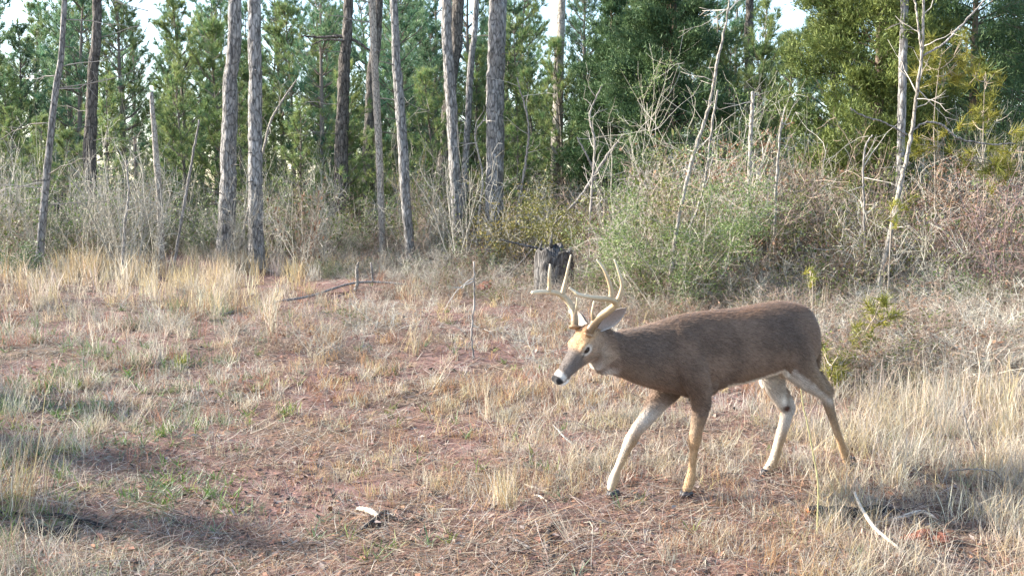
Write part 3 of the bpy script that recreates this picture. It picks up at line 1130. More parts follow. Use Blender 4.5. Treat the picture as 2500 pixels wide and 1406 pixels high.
TP([(893, 520), (902, 330), (910, 160), (924, 0)], [28, 27, 25, 22], 26, 540, 'dark pine trunk half hidden behind the thin pale stem', M_DARK_BARK, 16, .16, 14, 17)
TP([(934, 610), (928, 430), (917, 200), (908, 0)], [16, 17, 17, 16], 20, 640, 'thin pale grey pine stem in front of a dark trunk', M_PALE_BARK, 14, .12, 13, 18, dead_branches=2)
TP([(1004, 630), (988, 440), (974, 220), (961, 0)], [24, 24, 23, 18], 19.5, 650, 'slim leaning pine, its foot bare in brown litter behind the bleached stubs', M_PINE_BARK, 16, .14, 14, 19)
TP([(1074, 500), (1090, 330), (1105, 160), (1120, 0)], [40, 31, 29, 28], 26, 540, 'pine trunk with swollen base half hidden behind a lighter rough trunk', M_DARK_BARK, 18, .18, 16, 20)
TP([(1119, 600), (1109, 400), (1098, 180), (1089, 0)], [26, 26, 26, 23], 20.5, 640, 'rough grey pine crossing in front of a trunk with swollen base', M_PINE_BARK, 18, .17, 15, 21)
TP([(1132, 500), (1142, 300), (1152, 130), (1164, 0)], [16, 16, 15, 13], 24, 560, 'thin young pine stem between the trunk with swollen base and the thickest pine', M_PINE_BARK, 12, .14, 12, 22)
TP([(1207, 540), (1209, 400), (1212, 200), (1216, 0)], [44, 42, 42, 40], 20.5, 600, 'thickest pine trunk of the group, straight with deeply furrowed grey bark', M_PINE_BARK, 24, .16, 18, 23)
TP([(1357, 410), (1362, 250), (1367, 120), (1372, 0)], [27, 25, 22, 18], 25, 470, 'pine trunk with pale peeling upper part standing apart beside the dark cedar', M_PALE_BARK, 16, .18, 14, 24)
TP([(2195, 480), (2200, 330), (2204, 160), (2208, 0)], [19, 19, 19, 18], 15.0, 560, 'straight slim pine trunk in front of the yellow green cedar', M_PINE_BARK, 14, .14, 11, 25)
TP([(1828, 120), (1829, 60), (1831, 0)], [22, 20, 18], 32, 470, 'far dark pine trunk rising against the bright sky gap', M_DARK_BARK, 12, .14, 14, 26, dead_branches=0)


def bent_stick(name, pts, widths, Y, label, cat, mat, sides=8, ground_ends=False, twigs=0, seed=1, jitter=.004, group=None, sink=0.0, parent=None):
    """Y a number or one per point; thing built from its centre line"""
    Ys = Y if hasattr(Y, '__len__') else [Y] * len(pts)
    W = np.array([at(p[0], p[1], y) for p, y in zip(pts, Ys)])
    r = np.array([w * y / FPX / 2 for w, y in zip(widths, Ys)])
    W[:, 2] -= sink
    if cat in ('sapling', 'weed') or name == 'dead_pole' or name == 'dead_stick':       # stands in the ground
        gz = float(ground_z(W[0, 0], W[0, 1]))
        if parent is None and W[0, 2] > gz + .02:
            k = (W[0, 2] - gz + .03) / max(.05, W[1, 2] - W[0, 2])
            lo = W[0] - np.clip((W[1] - W[0]) * k, -.9, .9)
            lo[2] = float(ground_z(lo[0], lo[1])) - .03
            W = np.concatenate([lo[None], W])
            r = np.concatenate([r[:1] * 1.1, r])
    S = spline(np.concatenate([W, r[:, None]], 1), len(W) * 8)
    rs = np.random.RandomState(seed)
    S[:, :3] += rs.randn(len(S), 3) * jitter
    b = Bag()
    b.add(*one_tube(S[:, :3], np.maximum(S[:, 3] * (1 + .15 * rs.randn(len(S)) * .6), .001), sides, (.4, .36, .32)))
    base = W[int(np.argmin(W[:, 2]))]
    if parent is not None:                      # a limb of an existing thing
        pb = np.array(parent.location)
        return link('branch', b.mesh('branch', [mat], True, pb), parent)
    me = b.mesh(name, [mat], True, base)
    if twigs:
        root = empty(name, base)
        link('stem', me, root)
        for i in range(twigs):
            t = rs.randint(len(S) // 4, len(S) - 1)
            p = S[t, :3]
            d = unit(rs.randn(3) * np.array([1, .7, .6]) + np.array([0, 0, .5])) * rs.uniform(.15, .6)
            k = np.linspace(0, 1, 6)[:, None]
            path = p + d * k + rs.randn(3) * .12 * k * k + rs.randn(6, 3) * .012 * k
            tb = Bag()
            tb.add(*one_tube(path, np.linspace(min(.008, S[t, 3] * .7), .0018, 6), 5, (.45, .41, .36)))
            for j in range(3):
                q = path[rs.randint(2, 6)]
                dd = unit(d + rs.randn(3) * .4 * np.linalg.norm(d)) * rs.uniform(.06, .25)
                kk = np.linspace(0, 1, 3)[:, None]
                tb.add(*one_tube(q + dd * kk, np.linspace(.003, .0015, 3), 4, (.45, .41, .36)))
            link('twig', tb.mesh('twig', [M_TWIG], False, base), root)
        o = root
    else:
        o = link(name, me, None, base)
    tag(o, label, cat, group)
    return o


BS = bent_stick
BS('bough', [(735, 88), (780, 92), (840, 90), (880, 108), (912, 132)], [4, 6, 9, 7, 4], 24, 'x', 'x', M_DARK_BARK, 6, seed=90, parent=FT)
BS('bough', [(760, 110), (795, 98), (842, 100)], [3, 4, 7], 23.9, 'x', 'x', M_DARK_BARK, 6, seed=91, parent=FT)
WS = BS('white_sapling', [(2188, 500), (2205, 420), (2225, 330), (2238, 230), (2250, 140), (2254, 60), (2256, -60)], [11, 10, 9, 8, 7, 6, 5], 12.0, 'white barked bare sapling leaning in front of the slim pine trunk', 'sapling', M_PALE_BARK, 8, twigs=9, seed=31)
BS('white_sapling', [(2250, 140), (2243, 70), (2234, 0), (2226, -60)], [6, 5, 5, 4], 12.0, 'second thin white stem forking from the leaning white sapling', 'sapling', M_PALE_BARK, 6, twigs=2, seed=32, parent=WS)
BS('bare_branch', [(2226, 320), (2260, 300), (2300, 305), (2345, 340), (2420, 352), (2480, 350)], [5, 5, 5, 4, 4, 3], 12.0, 'arching bare branch reaching right from the white sapling', 'branch', M_GREY_WOOD, 6, twigs=3, seed=33, parent=WS)
BS('bare_branch', [(2255, 135), (2300, 110), (2350, 60), (2400, 5), (2420, -30)], [5, 5, 5, 4, 3], 12.0, 'straight bare branch slanting up right above the yellow needle tuft', 'branch', M_GREY_WOOD, 6, twigs=2, seed=34, parent=WS)
BS('bare_branch', [(2215, 330), (2160, 300), (2110, 285), (2075, 265)], [5, 4, 4, 3], 12.2, 'pale bare branch reaching left across the yellow green cedar', 'branch', M_GREY_WOOD, 6, twigs=2, seed=35, parent=WS)
BS('leaning_sapling', [(1630, 760), (1642, 640), (1655, 545), (1690, 390), (1730, 262), (1752, 150), (1772, 60), (1780, 0)], [11, 11, 10, 9, 8, 7, 5, 4], 12.6, 'pale leaning sapling growing out of the green bush behind the deer', 'sapling', M_PALE_BARK, 8, twigs=8, seed=36)
BS('leaning_sapling', [(1668, 600), (1715, 470), (1735, 330), (1752, 220)], [7, 6, 6, 5], 13.5, 'second thin pale stem behind the leaning sapling in the bush', 'sapling', M_PALE_BARK, 7, twigs=6, seed=37)
BS('dead_pole', [(1356, 545), (1400, 500), (1440, 448), (1480, 385), (1524, 326)], [5, 6, 8, 8, 4], 18.0, 'bleached dead pole leaning out of the thicket above the stump', 'dead branch', M_GREY_WOOD, 7, seed=38)
BS('dead_pole', [(1462, 478), (1450, 420), (1430, 375), (1408, 335)], [6, 6, 5, 3], 18.2, 'short forked pale branch crossing the leaning dead pole', 'dead branch', M_GREY_WOOD, 7, twigs=3, seed=39)
BS('dead_stick', [(442, 545), (455, 470), (470, 385), (487, 292)], [7, 7, 6, 4], 19, 'thin pale dead stick leaning between the snag and the thick pine', 'dead branch', M_GREY_WOOD, 6, seed=40)
BS('bare_shrub_stem', [(302, 600), (306, 540), (314, 470), (308, 390)], [7, 7, 5, 4], 18, 'pale crooked bare stem between the dark pine and the broken snag', 'sapling', M_PALE_BARK, 6, twigs=5, seed=41)
BS('bare_shrub_stem', [(640, 380), (660, 300), (690, 245), (725, 195)], [6, 6, 5, 3], 21, 'pale bare stem reaching up from behind the straight knotted pine', 'sapling', M_PALE_BARK, 6, twigs=5, seed=42)
BS('bare_shrub_stem', [(1445, 470), (1452, 350), (1440, 280), (1470, 210)], [7, 6, 5, 3], 17, 'bare twiggy stem in front of the dark cedar', 'sapling', M_GREY_WOOD, 6, twigs=9, seed=43)
BS('bare_shrub_stem', [(1270, 480), (1285, 380), (1290, 300), (1262, 190)], [6, 6, 5, 3], 19, 'bare twiggy stem beside the thickest pine, towards the peeling trunk', 'sapling', M_GREY_WOOD, 6, twigs=9, seed=44)
BS('bare_shrub_stem', [(1170, 520), (1178, 430), (1160, 330), (1185, 290)], [6, 5, 4, 3], 19.5, 'pale bare stem between the crossing pine and the thickest pine', 'sapling', M_PALE_BARK, 6, twigs=5, seed=45)
BS('bare_shrub_stem', [(1892, 560), (1896, 440), (1905, 320), (1912, 300)], [8, 7, 6, 4], 13.5, 'short pale upright stem among dead brown leaves in the thicket', 'sapling', M_PALE_BARK, 6, twigs=6, seed=46)
BS('bare_shrub_stem', [(2110, 530), (2108, 430), (2112, 360), (2130, 330)], [6, 6, 5, 4], 12.5, 'thin grey upright stem at the foot of the yellow green cedar', 'sapling', M_GREY_WOOD, 6, twigs=5, seed=47)
BS('bare_shrub_stem', [(1832, 360), (1834, 300), (1838, 240), (1836, 225)], [10, 10, 9, 7], 14.0, 'stubby pale broken stem above the tangle of brown leaves', 'sapling', M_PALE_BARK, 7, twigs=3, seed=48)
BS('vertical_weed_stem', [(1155, 880), (1152, 800), (1158, 720), (1157, 640)], [5, 5, 5, 4], 9.0, 'dead upright weed stem with dark tip in the leaf litter', 'weed', M_GREY_WOOD, 7, twigs=3, seed=49)
BS('cut_stub', [(866, 712), (872, 690), (871, 660), (875, 640)], [8, 9, 8, 5], 15.2, 'short bleached white stub standing in the brush', 'stub', M_PALE_BARK, 8, seed=50)
BS('cut_stub', [(910, 690), (908, 660), (905, 640)], [5, 6, 4], 15.6, 'smaller pale stub beside the bleached white stub', 'stub', M_GREY_WOOD, 8, seed=51)


# ---- young background pines: eight shapes, copied
def young_pine_meshes(seed, H, spread, tone, whorls, per, shoots, M, nw, z0=.12):
    rs = np.random.RandomState(seed)
    w, g = Bag(), Bag()
    lean = rs.randn(2) * .03
    ts = np.linspace(0, 1, 8)
    P = np.stack([lean[0] * H * ts ** 2 + .05 * np.sin(ts * 7 + seed), lean[1] * H * ts ** 2, ts * H], -1)
    P[0, :2] = 0
    w.add(*one_tube(P, np.interp(ts, [0, 1], [.016 * H ** .85 + .02, .01]), 8, (.17, .145, .125)))

    def tr(z):
        return np.array([np.interp(z, P[:, 2], P[:, 0]), np.interp(z, P[:, 2], P[:, 1]), z])
    pine_crown(w, g, rs, H, H * z0, spread, whorls, per, shoots, M, .28, nw, tone, 0.0, tr)
    return w.mesh('trunk', [M_TWIG], True), g.mesh('crown', [M_NEEDLE])


YP = []
for i in range(8):
    H = [8.2, 9.0, 10.2, 11.0, 7.0, 9.6, 12.0, 6.0][i]
    YP.append((H, *young_pine_meshes(300 + i, H, [1.5, 1.7, 1.8, 2.0, 1.4, 1.5, 2.1, 1.35][i], PINE_MID if i in (4, 7, 0) else [PINE_TONE, PINE_BLUE][i % 2], [17, 18, 20, 22, 15, 19, 23, 14][i], 6, 8, 20, .0095, [.12, .08, .2, .26, .05, .14, .28, .04][i])))


def place_pine(var, x, y, s, rz, label, group):
    H, tm, cm = YP[var]
    z = float(ground_z(x, y)) - .05
    root = empty('young_pine', (x, y, z))
    root.rotation_euler = (0, 0, rz)
    root.scale = (s, s, s)
    tag(root, label, 'tree', group)
    link('trunk', tm, root)
    link('crown', cm, root)
    return root


rsb = np.random.RandomState(2024)
LBL_A = 'young pine with open green crown in the stand close behind the tall trunks'
LBL_B = 'blue green pine in the dense far stand closing off the background'
placed = []


def scatter(n, y0, y1, smin, smax, vars_, label, group, gap, xlim=.62, ok=None):
    c = 0
    for _ in range(n * 30):
        if c >= n:
            break
        y = rsb.uniform(y0, y1)
        x = rsb.uniform(-xlim, xlim) * y
        if any((x - a) ** 2 + (y - b) ** 2 < gap * gap for a, b in placed):
            continue
        px = 1250 + FPX * x / y
        if px < -90 or (ok and not ok(px, y)):
            continue
        placed.append((x, y))
        place_pine(vars_[rsb.randint(len(vars_))], x, y, rsb.uniform(smin, smax), rsb.rand() * 6.28, label, group)
        c += 1


def sky_gap(px, y):
    """keep the photo's open sky gap right of centre free of tall trees"""
    return not (1790 < px < 1985)


scatter(36, 28, 37, .72, 1.0, [0, 1, 2, 4, 5, 7], LBL_A, 'young pines close behind the tall trunks', 1.9, .60, sky_gap)
scatter(40, 38, 58, .85, 1.15, [0, 1, 2, 3, 5], LBL_B, 'far stand of pines', 2.2, .60, sky_gap)
for px, y, s, v in ((1865, 24, .72, 7), (1905, 27, .8, 7), (1840, 30, .85, 4), (1925, 38, .62, 5), (1890, 44, .68, 5), (1960, 48, .7, 1)):
    place_pine(v, (px - 1250) / FPX * y, y, s, px * .7, 'short bright young pine below the open sky gap between the two cedars', 'short pines between the cedars')

scatter(36, 42, 60, .42, .62, [0, 1, 5, 4], 'short far pine whose crown fills the gap under the far stand', 'short far pines under the far stand', 1.6, .58)
scatter(16, 22, 44, .7, 1.0, [0, 1, 2, 5], 'young pine standing beyond the thicket where the stand ends', 'pines where the stand ends', 2.0, 1.0, lambda px, y: px > 2640)
LBL_C = 'low young pine filling the gap beneath taller pines behind the trunks'
scatter(30, 23.5, 29, .34, .62, [4, 7, 0], LBL_C, 'low young pines behind the trunks', 1.0, .56, lambda px, y: px < 1500 and sky_gap(px, y))
scatter(26, 28, 40, .42, .66, [4, 7, 0, 1], LBL_C, 'low young pines behind the trunks', 1.1, .58, sky_gap)
# pines off to the left whose shade falls on the left foreground
for x, y, s, v in ((-11.6, 6.2, .74, 4), (-12.0, 7.4, .70, 4), (-10.6, 7.0, .62, 7), (-11.4, 8.4, .62, 4), (-10.2, 5.6, .6, 7)):
    place_pine(v, x, y, s, x, 'short young pine at the open edge of the clearing', 'short pines at the open edge of the clearing')


# ---- cedars: dense, ragged columns of scale sprays
def cedar(px_c, base_py, Y, H, radius, label, tone, seed, n, z_low=.3, size=.05):
    rs = np.random.RandomState(seed)
    x = (px_c - 1250) / FPX * Y
    z0 = float(ground_z(x, Y))
    root = empty('cedar_tree', (x, Y, z0))
    tag(root, label, 'tree', None)
    w, g = Bag(), Bag()
    ts = np.linspace(0, 1, 8)
    tp = np.stack([.06 * np.sin(ts * 5 + seed), .06 * np.cos(ts * 4), ts * H - .05], -1)
    w.add(*one_tube(tp, np.interp(ts, [0, 1], [.11, .012]), 10, (.20, .15, .12)))
    link('trunk', w.mesh('trunk', [M_TWIG], True), root)
    nb = 150
    w = Bag()
    BP = []
    tips, dirs, ton = [], [], []
    for i in range(nb):
        t = rs.rand() ** 1.1
        z = z_low + (H - z_low) * t
        prof = np.interp(t, [0, .08, .25, .6, .85, 1], [.55, .85, 1.0, .75, .42, .06]) * radius
        az = rs.rand() * 2 * math.pi
        lob = .72 + .5 * vnoise(np.cos(az) * 1.6 + 3, np.sin(az) * 1.6 + seed, t * 7, seed)
        L = prof * float(lob) * rs.uniform(.75, 1.1)
        k = np.linspace(0, 1, 5)
        rise = rs.uniform(.25, .75)
        path = np.array([0, 0, z]) + np.array([math.cos(az), math.sin(az), 0]) * (L * k)[:, None] + np.array([0, 0, 1.0]) * (L * (rise * k - .12 * k * k))[:, None] + rs.randn(5, 3) * .05 * L * k[:, None]
        BP.append(path)
        m = int(n / nb * (.4 + L / radius))
        q = rs.uniform(.28, 1.06, m) ** .75
        p = np.stack([np.interp(q, k, path[:, c]) for c in range(3)], -1)
        p = p + rs.randn(m, 3) * (.16 * L * (1.15 - q * .6))[:, None] * np.array([1, 1, .7])
        tips.append(p)
        out = unit(p - np.array([0, 0, z - .4]))
        dirs.append(unit(out * .8 + np.array([0, 0, .5]) + rs.randn(m, 3) * .4))
        ton.append(np.clip(rs.rand(m) * .7 + .5 * (q - .5) + rs.rand() * .25, 0, 1))
    BP = np.array(BP)
    w.add(*tubes(BP, np.tile(np.linspace(.018, .004, 5), (nb, 1)), np.tile([.18, .14, .11], (nb, 1)), 4))
    link('branches', w.mesh('branches', [M_TWIG]), root)
    P, D, T = np.concatenate(tips), np.concatenate(dirs), np.concatenate(ton)[:, None]
    cols = np.asarray(tone[0]) * (1 - T) + np.asarray(tone[1]) * T
    # each spray: small fan of pointed scales
    N, Mn = len(P), 5
    d = unit(D[:, None] + rs.randn(N, Mn, 3) * .5)
    rt = P[:, None] + rs.randn(N, Mn, 3) * size * .5
    ln = size * rs.uniform(.8, 1.8, (N, Mn, 1))
    sdv = unit(np.cross(d, rs.randn(N, Mn, 3))) * size * .2
    V = np.stack([rt - sdv * .6, rt + d * ln * .45 - sdv * 0 + sdv, rt + d * ln], 2).reshape(-1, 3)
    F = np.arange(len(V)).reshape(-1, 3)
    C = np.repeat((cols[:, None] * rs.uniform(.7, 1.3, (N, Mn, 1))).reshape(-1, 3), 3, 0)
    g.add(V, [F], C)
    link('crown', g.mesh('crown', [M_CEDAR]), root)


CED_D = ((.044, .100, .052), (.125, .190, .075))
CED_Y = ((.060, .105, .034), (.190, .225, .060))
cedar(1630, 480, 20.5, 7.2, 1.45, 'large dark green cedar standing behind the leaning sapling', CED_D, 61, 26000, .7, .075)
cedar(1490, 470, 24.0, 6.0, 1.25, 'smaller dark cedar beside the pine with pale peeling trunk', CED_D, 62, 11000, .5, .08)
cedar(2125, 560, 16.5, 8.0, 1.45, 'tall yellow green cedar beside the slim pine trunk', CED_Y, 63, 30000, .55, .07)
cedar(2360, 560, 19.5, 8.5, 1.7, 'dark tall cedar behind the yellow tufted pine saplings', CED_D, 64, 18000, .6, .08)
cedar(1035, 500, 27.0, 2.3, 1.0, 'low dark cedar bush between the leaning pine trunks', CED_D, 65, 3500, .1, .07)
cedar(2600, 560, 16.0, 6.5, 1.5, 'dark cedar at the end of the thicket beyond the pine saplings', CED_D, 66, 8000, .5, .06)


# ---- yellow-green pine saplings on the right
def pine_sapling(pts, Y, tufts, label, seed, M=44, nl=.19):
    rs = np.random.RandomState(seed)
    W = np.array([at(p[0], p[1], Y) for p in pts])
    W[0, 2] = float(ground_z(W[0, 0], Y)) - .02
    S = spline(W, len(pts) * 6)
    base = W[0]
    root = empty('pine_sapling', base)
    tag(root, label, 'sapling', None)
    w, g = Bag(), Bag()
    w.add(*one_tube(S, np.linspace(.010, .004, len(S)), 6, (.30, .25, .20)))
    P, D = [], []
    for (px, py, r) in tufts:
        c = at(px, py, Y + rs.uniform(-.25, .25))
        i = int(np.argmin(np.linalg.norm(S - (c - np.array([0, 0, .1])), axis=1)))
        k = np.linspace(0, 1, 5)[:, None]
        path = S[i] + (c - S[i]) * k + np.array([0, 0, -.04]) * np.sin(k * math.pi)
        w.add(*one_tube(path, np.linspace(.007, .004, 5), 5, (.34, .28, .22)))
        m = max(2, int(r / 8))
        for j in range(m):
            P.append(c + rs.randn(3) * r * Y / FPX * .45)
            w.add(*one_tube(np.array([c - (c - S[i]) * .3, P[-1]]), [.004, .003], 4, (.34, .28, .22)))
            D.append(unit((c - S[i]) * 1.5 + np.array([0, 0, .35]) + rs.randn(3) * .5))
    P, D = np.array(P), np.array(D)
    mixv = rs.rand(len(P), 1)
    cols = np.array([.14, .16, .03]) * (1 - mixv) + np.array([.30, .27, .05]) * mixv
    needle_tufts(g, P, D, M, nl, .0045, cols, rs, 1.35, .10)
    link('stem', w.mesh('stem', [M_TWIG], True, base), root)
    link('needles', g.mesh('needles', [M_NEEDLE], False, base), root)


pine_sapling([(2282, 640), (2283, 450), (2280, 300), (2292, 170)], 13.2, [(2300, 120, 55), (2330, 165, 55), (2270, 165, 50), (2310, 195, 60), (2255, 150, 35), (2345, 120, 35)], 'pine sapling topped by a bright yellow green needle tuft', 71)
pine_sapling([(2400, 640), (2402, 480), (2400, 330), (2405, 180)], 13.6, [(2375, 180, 45), (2410, 200, 50), (2400, 270, 45), (2420, 285, 40), (2375, 295, 30)], 'pine sapling with two stacked olive needle tufts', 72)
pine_sapling([(2440, 660), (2445, 560), (2450, 470), (2440, 400)], 12.6, [(2380, 400, 50), (2420, 420, 55), (2460, 395, 50), (2490, 330, 45), (2440, 380, 40), (2350, 385, 30), (2250, 330, 40), (2245, 365, 30)], 'spreading low pine sapling with several yellow green tufts in the brown thicket', 73)
pine_sapling([(2170, 620), (2175, 570), (2180, 530)], 11.0, [(2175, 520, 35), (2190, 500, 26)], 'tiny pine seedling tuft at the foot of the white sapling', 74, 30, .11)
pine_sapling([(1985, 760), (1984, 710), (1984, 680)], 9.8, [(1984, 672, 24), (1978, 660, 16)], 'tiny bright pine seedling tuft behind the rump of the deer', 75, 26, .09)
pine_sapling([(2090, 860), (2110, 820), (2135, 775), (2150, 740)], 8.2, [(2140, 740, 34), (2150, 775, 30), (2110, 800, 30), (2100, 830, 34), (2125, 830, 26), (2170, 770, 26)], 'small forked pine seedling with three bright tufts behind the deer', 76, 34, .12)
pine_sapling([(2030, 945), (2030, 900), (2045, 870)], 7.4, [(2020, 880, 34), (2045, 905, 40), (2010, 850, 28), (2060, 880, 26)], 'low bushy pine seedling right behind the hind leg', 77, 34, .12)
# ------------------------------------------------------------------ undergrowth
def grow(rs, starts, dirs, length, K, wander, gravity):
    """many curved paths at once: starts (N,3) dirs (N,3) length (N,)"""
    N = len(starts)
    P = np.zeros((N, K, 3))
    P[:, 0] = starts
    d = unit(dirs)
    step = (length / (K - 1))[:, None]
    for k in range(1, K):
        d = unit(d + rs.randn(N, 3) * wander + np.array([0, 0, gravity]))
        P[:, k] = P[:, k - 1] + d * step
    return P


def shrub_geom(seed, H=1.0, stems=7, n1=8, n2=5, spread=.5, wander=.16, gravity=.02, r0=.007, tone=(.34, .29, .25), tone2=(.50, .44, .38), leaves=0, leaf_tone=((.05, .10, .02), (.15, .18, .04)), leaf=.022, arch=False):
    rs = np.random.RandomState(seed)
    b = Bag()
    az = rs.rand(stems) * 2 * math.pi
    st = np.stack([np.cos(az), np.sin(az), np.zeros(stems)], -1) * rs.uniform(0, .12, (stems, 1)) * H
    st[:, 2] = -.03
    d = np.stack([np.cos(az) * spread, np.sin(az) * spread, np.ones(stems)], -1)
    L = H * rs.uniform(.7, 1.25, stems)
    P = grow(rs, st, d, L, 8, wander, -.16 if arch else gravity)

    def cols(n):
        m = rs.rand(n, 1)
        return np.asarray(tone) * (1 - m) + np.asarray(tone2) * m
    b.add(*tubes(P, np.tile(np.linspace(r0, r0 * .35, 8), (stems, 1)), cols(stems), 3))
    pts = [P]
    N1 = stems * n1
    i = rs.randint(0, stems, N1)
    k = rs.randint(1, 7, N1)
    s1 = P[i, k]
    d1 = unit(unit(P[i, k + 1] - P[i, k]) + rs.randn(N1, 3) * .75)
    P1 = grow(rs, s1, d1, H * rs.uniform(.18, .5, N1), 6, wander * 1.3, gravity)
    b.add(*tubes(P1, np.tile(np.linspace(r0 * .5, r0 * .22, 6), (N1, 1)), cols(N1), 3))
    N2 = N1 * n2
    i = rs.randint(0, N1, N2)
    k = rs.randint(1, 5, N2)
    s2 = P1[i, k]
    d2 = unit(unit(P1[i, k + 1] - P1[i, k]) + rs.randn(N2, 3) * .8)
    P2 = grow(rs, s2, d2, H * rs.uniform(.08, .26, N2), 4, wander * 1.5, gravity)
    W2 = np.tile(np.linspace(r0 * .34, r0 * .2, 4), (N2, 1))
    b.add(*ribbons(P2, W2, unit(rs.randn(N2, 3)), cols(N2)))
    if leaves:
        j = rs.randint(0, N2, leaves)
        q = rs.randint(0, 4, leaves)
        c = P2[j, q] + rs.randn(leaves, 3) * .02 * H
        add_leaves(b, c, rs, leaf, leaf_tone)
    return b


def add_leaves(b, c, rs, size, tone):
    n = len(c)
    ax = unit(rs.randn(n, 3) + np.array([0, 0, .3]))
    sd_ = unit(np.cross(ax, rs.randn(n, 3)))
    nr = np.cross(ax, sd_)
    L = size * rs.uniform(.6, 1.3, (n, 1))
    w = L * .32
    V = np.stack([c, c + ax * L * .45 + sd_ * w + nr * w * .3, c + ax * L, c + ax * L * .45 - sd_ * w + nr * w * .3], 1).reshape(-1, 3)
    i = np.arange(n) * 4
    F = np.concatenate([np.stack([i, i + 1, i + 2], -1), np.stack([i, i + 2, i + 3], -1)])
    m = rs.rand(n, 1)
    C = (np.asarray(tone[0]) * (1 - m) + np.asarray(tone[1]) * m) * rs.uniform(.8, 1.2, (n, 1))
    b.add(V, [F], np.repeat(C, 4, 0))


GREY = dict(tone=(.23, .215, .175), tone2=(.58, .535, .45))
BROWN = dict(tone=(.17, .125, .10), tone2=(.42, .32, .25))
DEADLEAF = ((.16, .075, .04), (.34, .20, .12))
OLIVE = ((.07, .11, .03), (.20, .21, .06))
variants = [
    shrub_geom(501, 1, 8, 8, 5, .5, **GREY),
    shrub_geom(502, 1, 6, 10, 5, .35, .2, **GREY),
    shrub_geom(503, 1, 8, 8, 5, .6, .22, .0, **BROWN),
    shrub_geom(504, 1, 9, 7, 5, .7, .2, arch=True, **BROWN),
    shrub_geom(505, 1, 7, 8, 5, .6, .25, arch=True, **GREY),
    shrub_geom(506, 1, 7, 9, 5, .5, .2, leaves=420, leaf_tone=OLIVE, leaf=.045, **BROWN),
    shrub_geom(507, 1, 7, 9, 5, .5, .2, leaves=160, leaf_tone=DEADLEAF, leaf=.05, **BROWN),
    shrub_geom(508, 1, 7, 9, 5, .45, .2, leaves=800, leaf_tone=((.06, .115, .035), (.17, .22, .07)), leaf=.04, **GREY),
]
lib = bpy.data.collections.new('undergrowth_shapes')
for i, b in enumerate(variants):
    o = bpy.data.objects.new('shape_%02d' % i, b.mesh('shape_%02d' % i, [M_LEAF if i in (5, 6, 7) else M_TWIG]))
    lib.objects.link(o)


def instance_stuff(name, label, cat, P, rot, scl, vid, collection):
    me = bpy.data.meshes.new(name)
    me.vertices.add(len(P))
    me.vertices.foreach_set('co', np.asarray(P, np.float32).ravel())
    a = me.attributes.new('rot', 'FLOAT_VECTOR', 'POINT')
    a.data.foreach_set('vector', np.asarray(rot, np.float32).ravel())
    a = me.attributes.new('scl', 'FLOAT_VECTOR', 'POINT')
    a.data.foreach_set('vector', np.asarray(scl, np.float32).ravel())
    a = me.attributes.new('vid', 'INT', 'POINT')
    a.data.foreach_set('value', np.asarray(vid, np.int32))
    o = link(name, me)
    o['kind'] = 'stuff'
    o['label'] = label
    o['category'] = cat
    ng = bpy.data.node_groups.new(name + '_nodes', 'GeometryNodeTree')
    ng.interface.new_socket('Geometry', in_out='INPUT', socket_type='NodeSocketGeometry')
    ng.interface.new_socket('Geometry', in_out='OUTPUT', socket_type='NodeSocketGeometry')
    N, L = ng.nodes, ng.links
    gi, go = N.new('NodeGroupInput'), N.new('NodeGroupOutput')
    iop = N.new('GeometryNodeInstanceOnPoints')
    ci = N.new('GeometryNodeCollectionInfo')
    ci.inputs['Collection'].default_value = collection
    ci.inputs['Separate Children'].default_value = True
    ci.inputs['Reset Children'].default_value = True
    iop.inputs['Pick Instance'].default_value = True

    def attr(nm, ty):
        n = N.new('GeometryNodeInputNamedAttribute')
        n.data_type = ty
        n.inputs['Name'].default_value = nm
        return n.outputs['Attribute']
    L.new(gi.outputs[0], iop.inputs['Points'])
    L.new(ci.outputs[0], iop.inputs['Instance'])
    L.new(attr('vid', 'INT'), iop.inputs['Instance Index'])
    e2r = N.new('FunctionNodeEulerToRotation')
    L.new(attr('rot', 'FLOAT_VECTOR'), e2r.inputs[0])
    L.new(e2r.outputs[0], iop.inputs['Rotation'])
    L.new(attr('scl', 'FLOAT_VECTOR'), iop.inputs['Scale'])
    L.new(iop.outputs[0], go.inputs[0])
    md = o.modifiers.new('instances', 'NODES')
    md.node_group = ng
    return o


FRONT_X = [-200, 0, 400, 700, 1000, 1250, 1450, 1650, 2000, 2300, 2700]
FRONT_Y = [640, 640, 645, 670, 715, 735, 770, 800, 825, 850, 860]


def front_depth(px):
    return CAM[2] * FPX / (np.interp(px, FRONT_X, FRONT_Y) - HORIZON)


rs = np.random.RandomState(11)
pts, rot, scl, vid = [], [], [], []
n_try = 0
while len(pts) < 1800:
    px = rs.uniform(-350, 2850)
    df = float(front_depth(px))
    right = float(smooth(1300, 1600, px))
    t = rs.rand() ** 1.5
    d = df + t * (34 - df) * (1 - .45 * right)
    x = (px - 1250) / FPX * d
    into = d - df
    hmax = (.35 + .5 * float(smooth(0, 6, into)) + .5 * float(smooth(5, 12, into))) * (1 - right) + (.32 + .55 * float(smooth(0, 2.5, into)) + 1.05 * float(smooth(2, 5.5, into))) * right
    h = hmax * rs.uniform(.5, 1.15)
    if right > .5:
        v = rs.choice([0, 1, 2, 3, 4, 5, 6, 7], p=[.11, .10, .17, .17, .10, .20, .07, .08])
    else:
        v = rs.choice([0, 1, 2, 3, 4, 5, 6, 7], p=[.20, .17, .13, .10, .13, .11, .06, .10])
    pts.append((x, d, float(ground_z(x, d)) - .02))
    rot.append((rs.uniform(-.15, .15), rs.uniform(-.15, .15), rs.rand() * 6.28))
    w = h * rs.uniform(.75, 1.25)
    scl.append((w, w, h))
    vid.append(v)
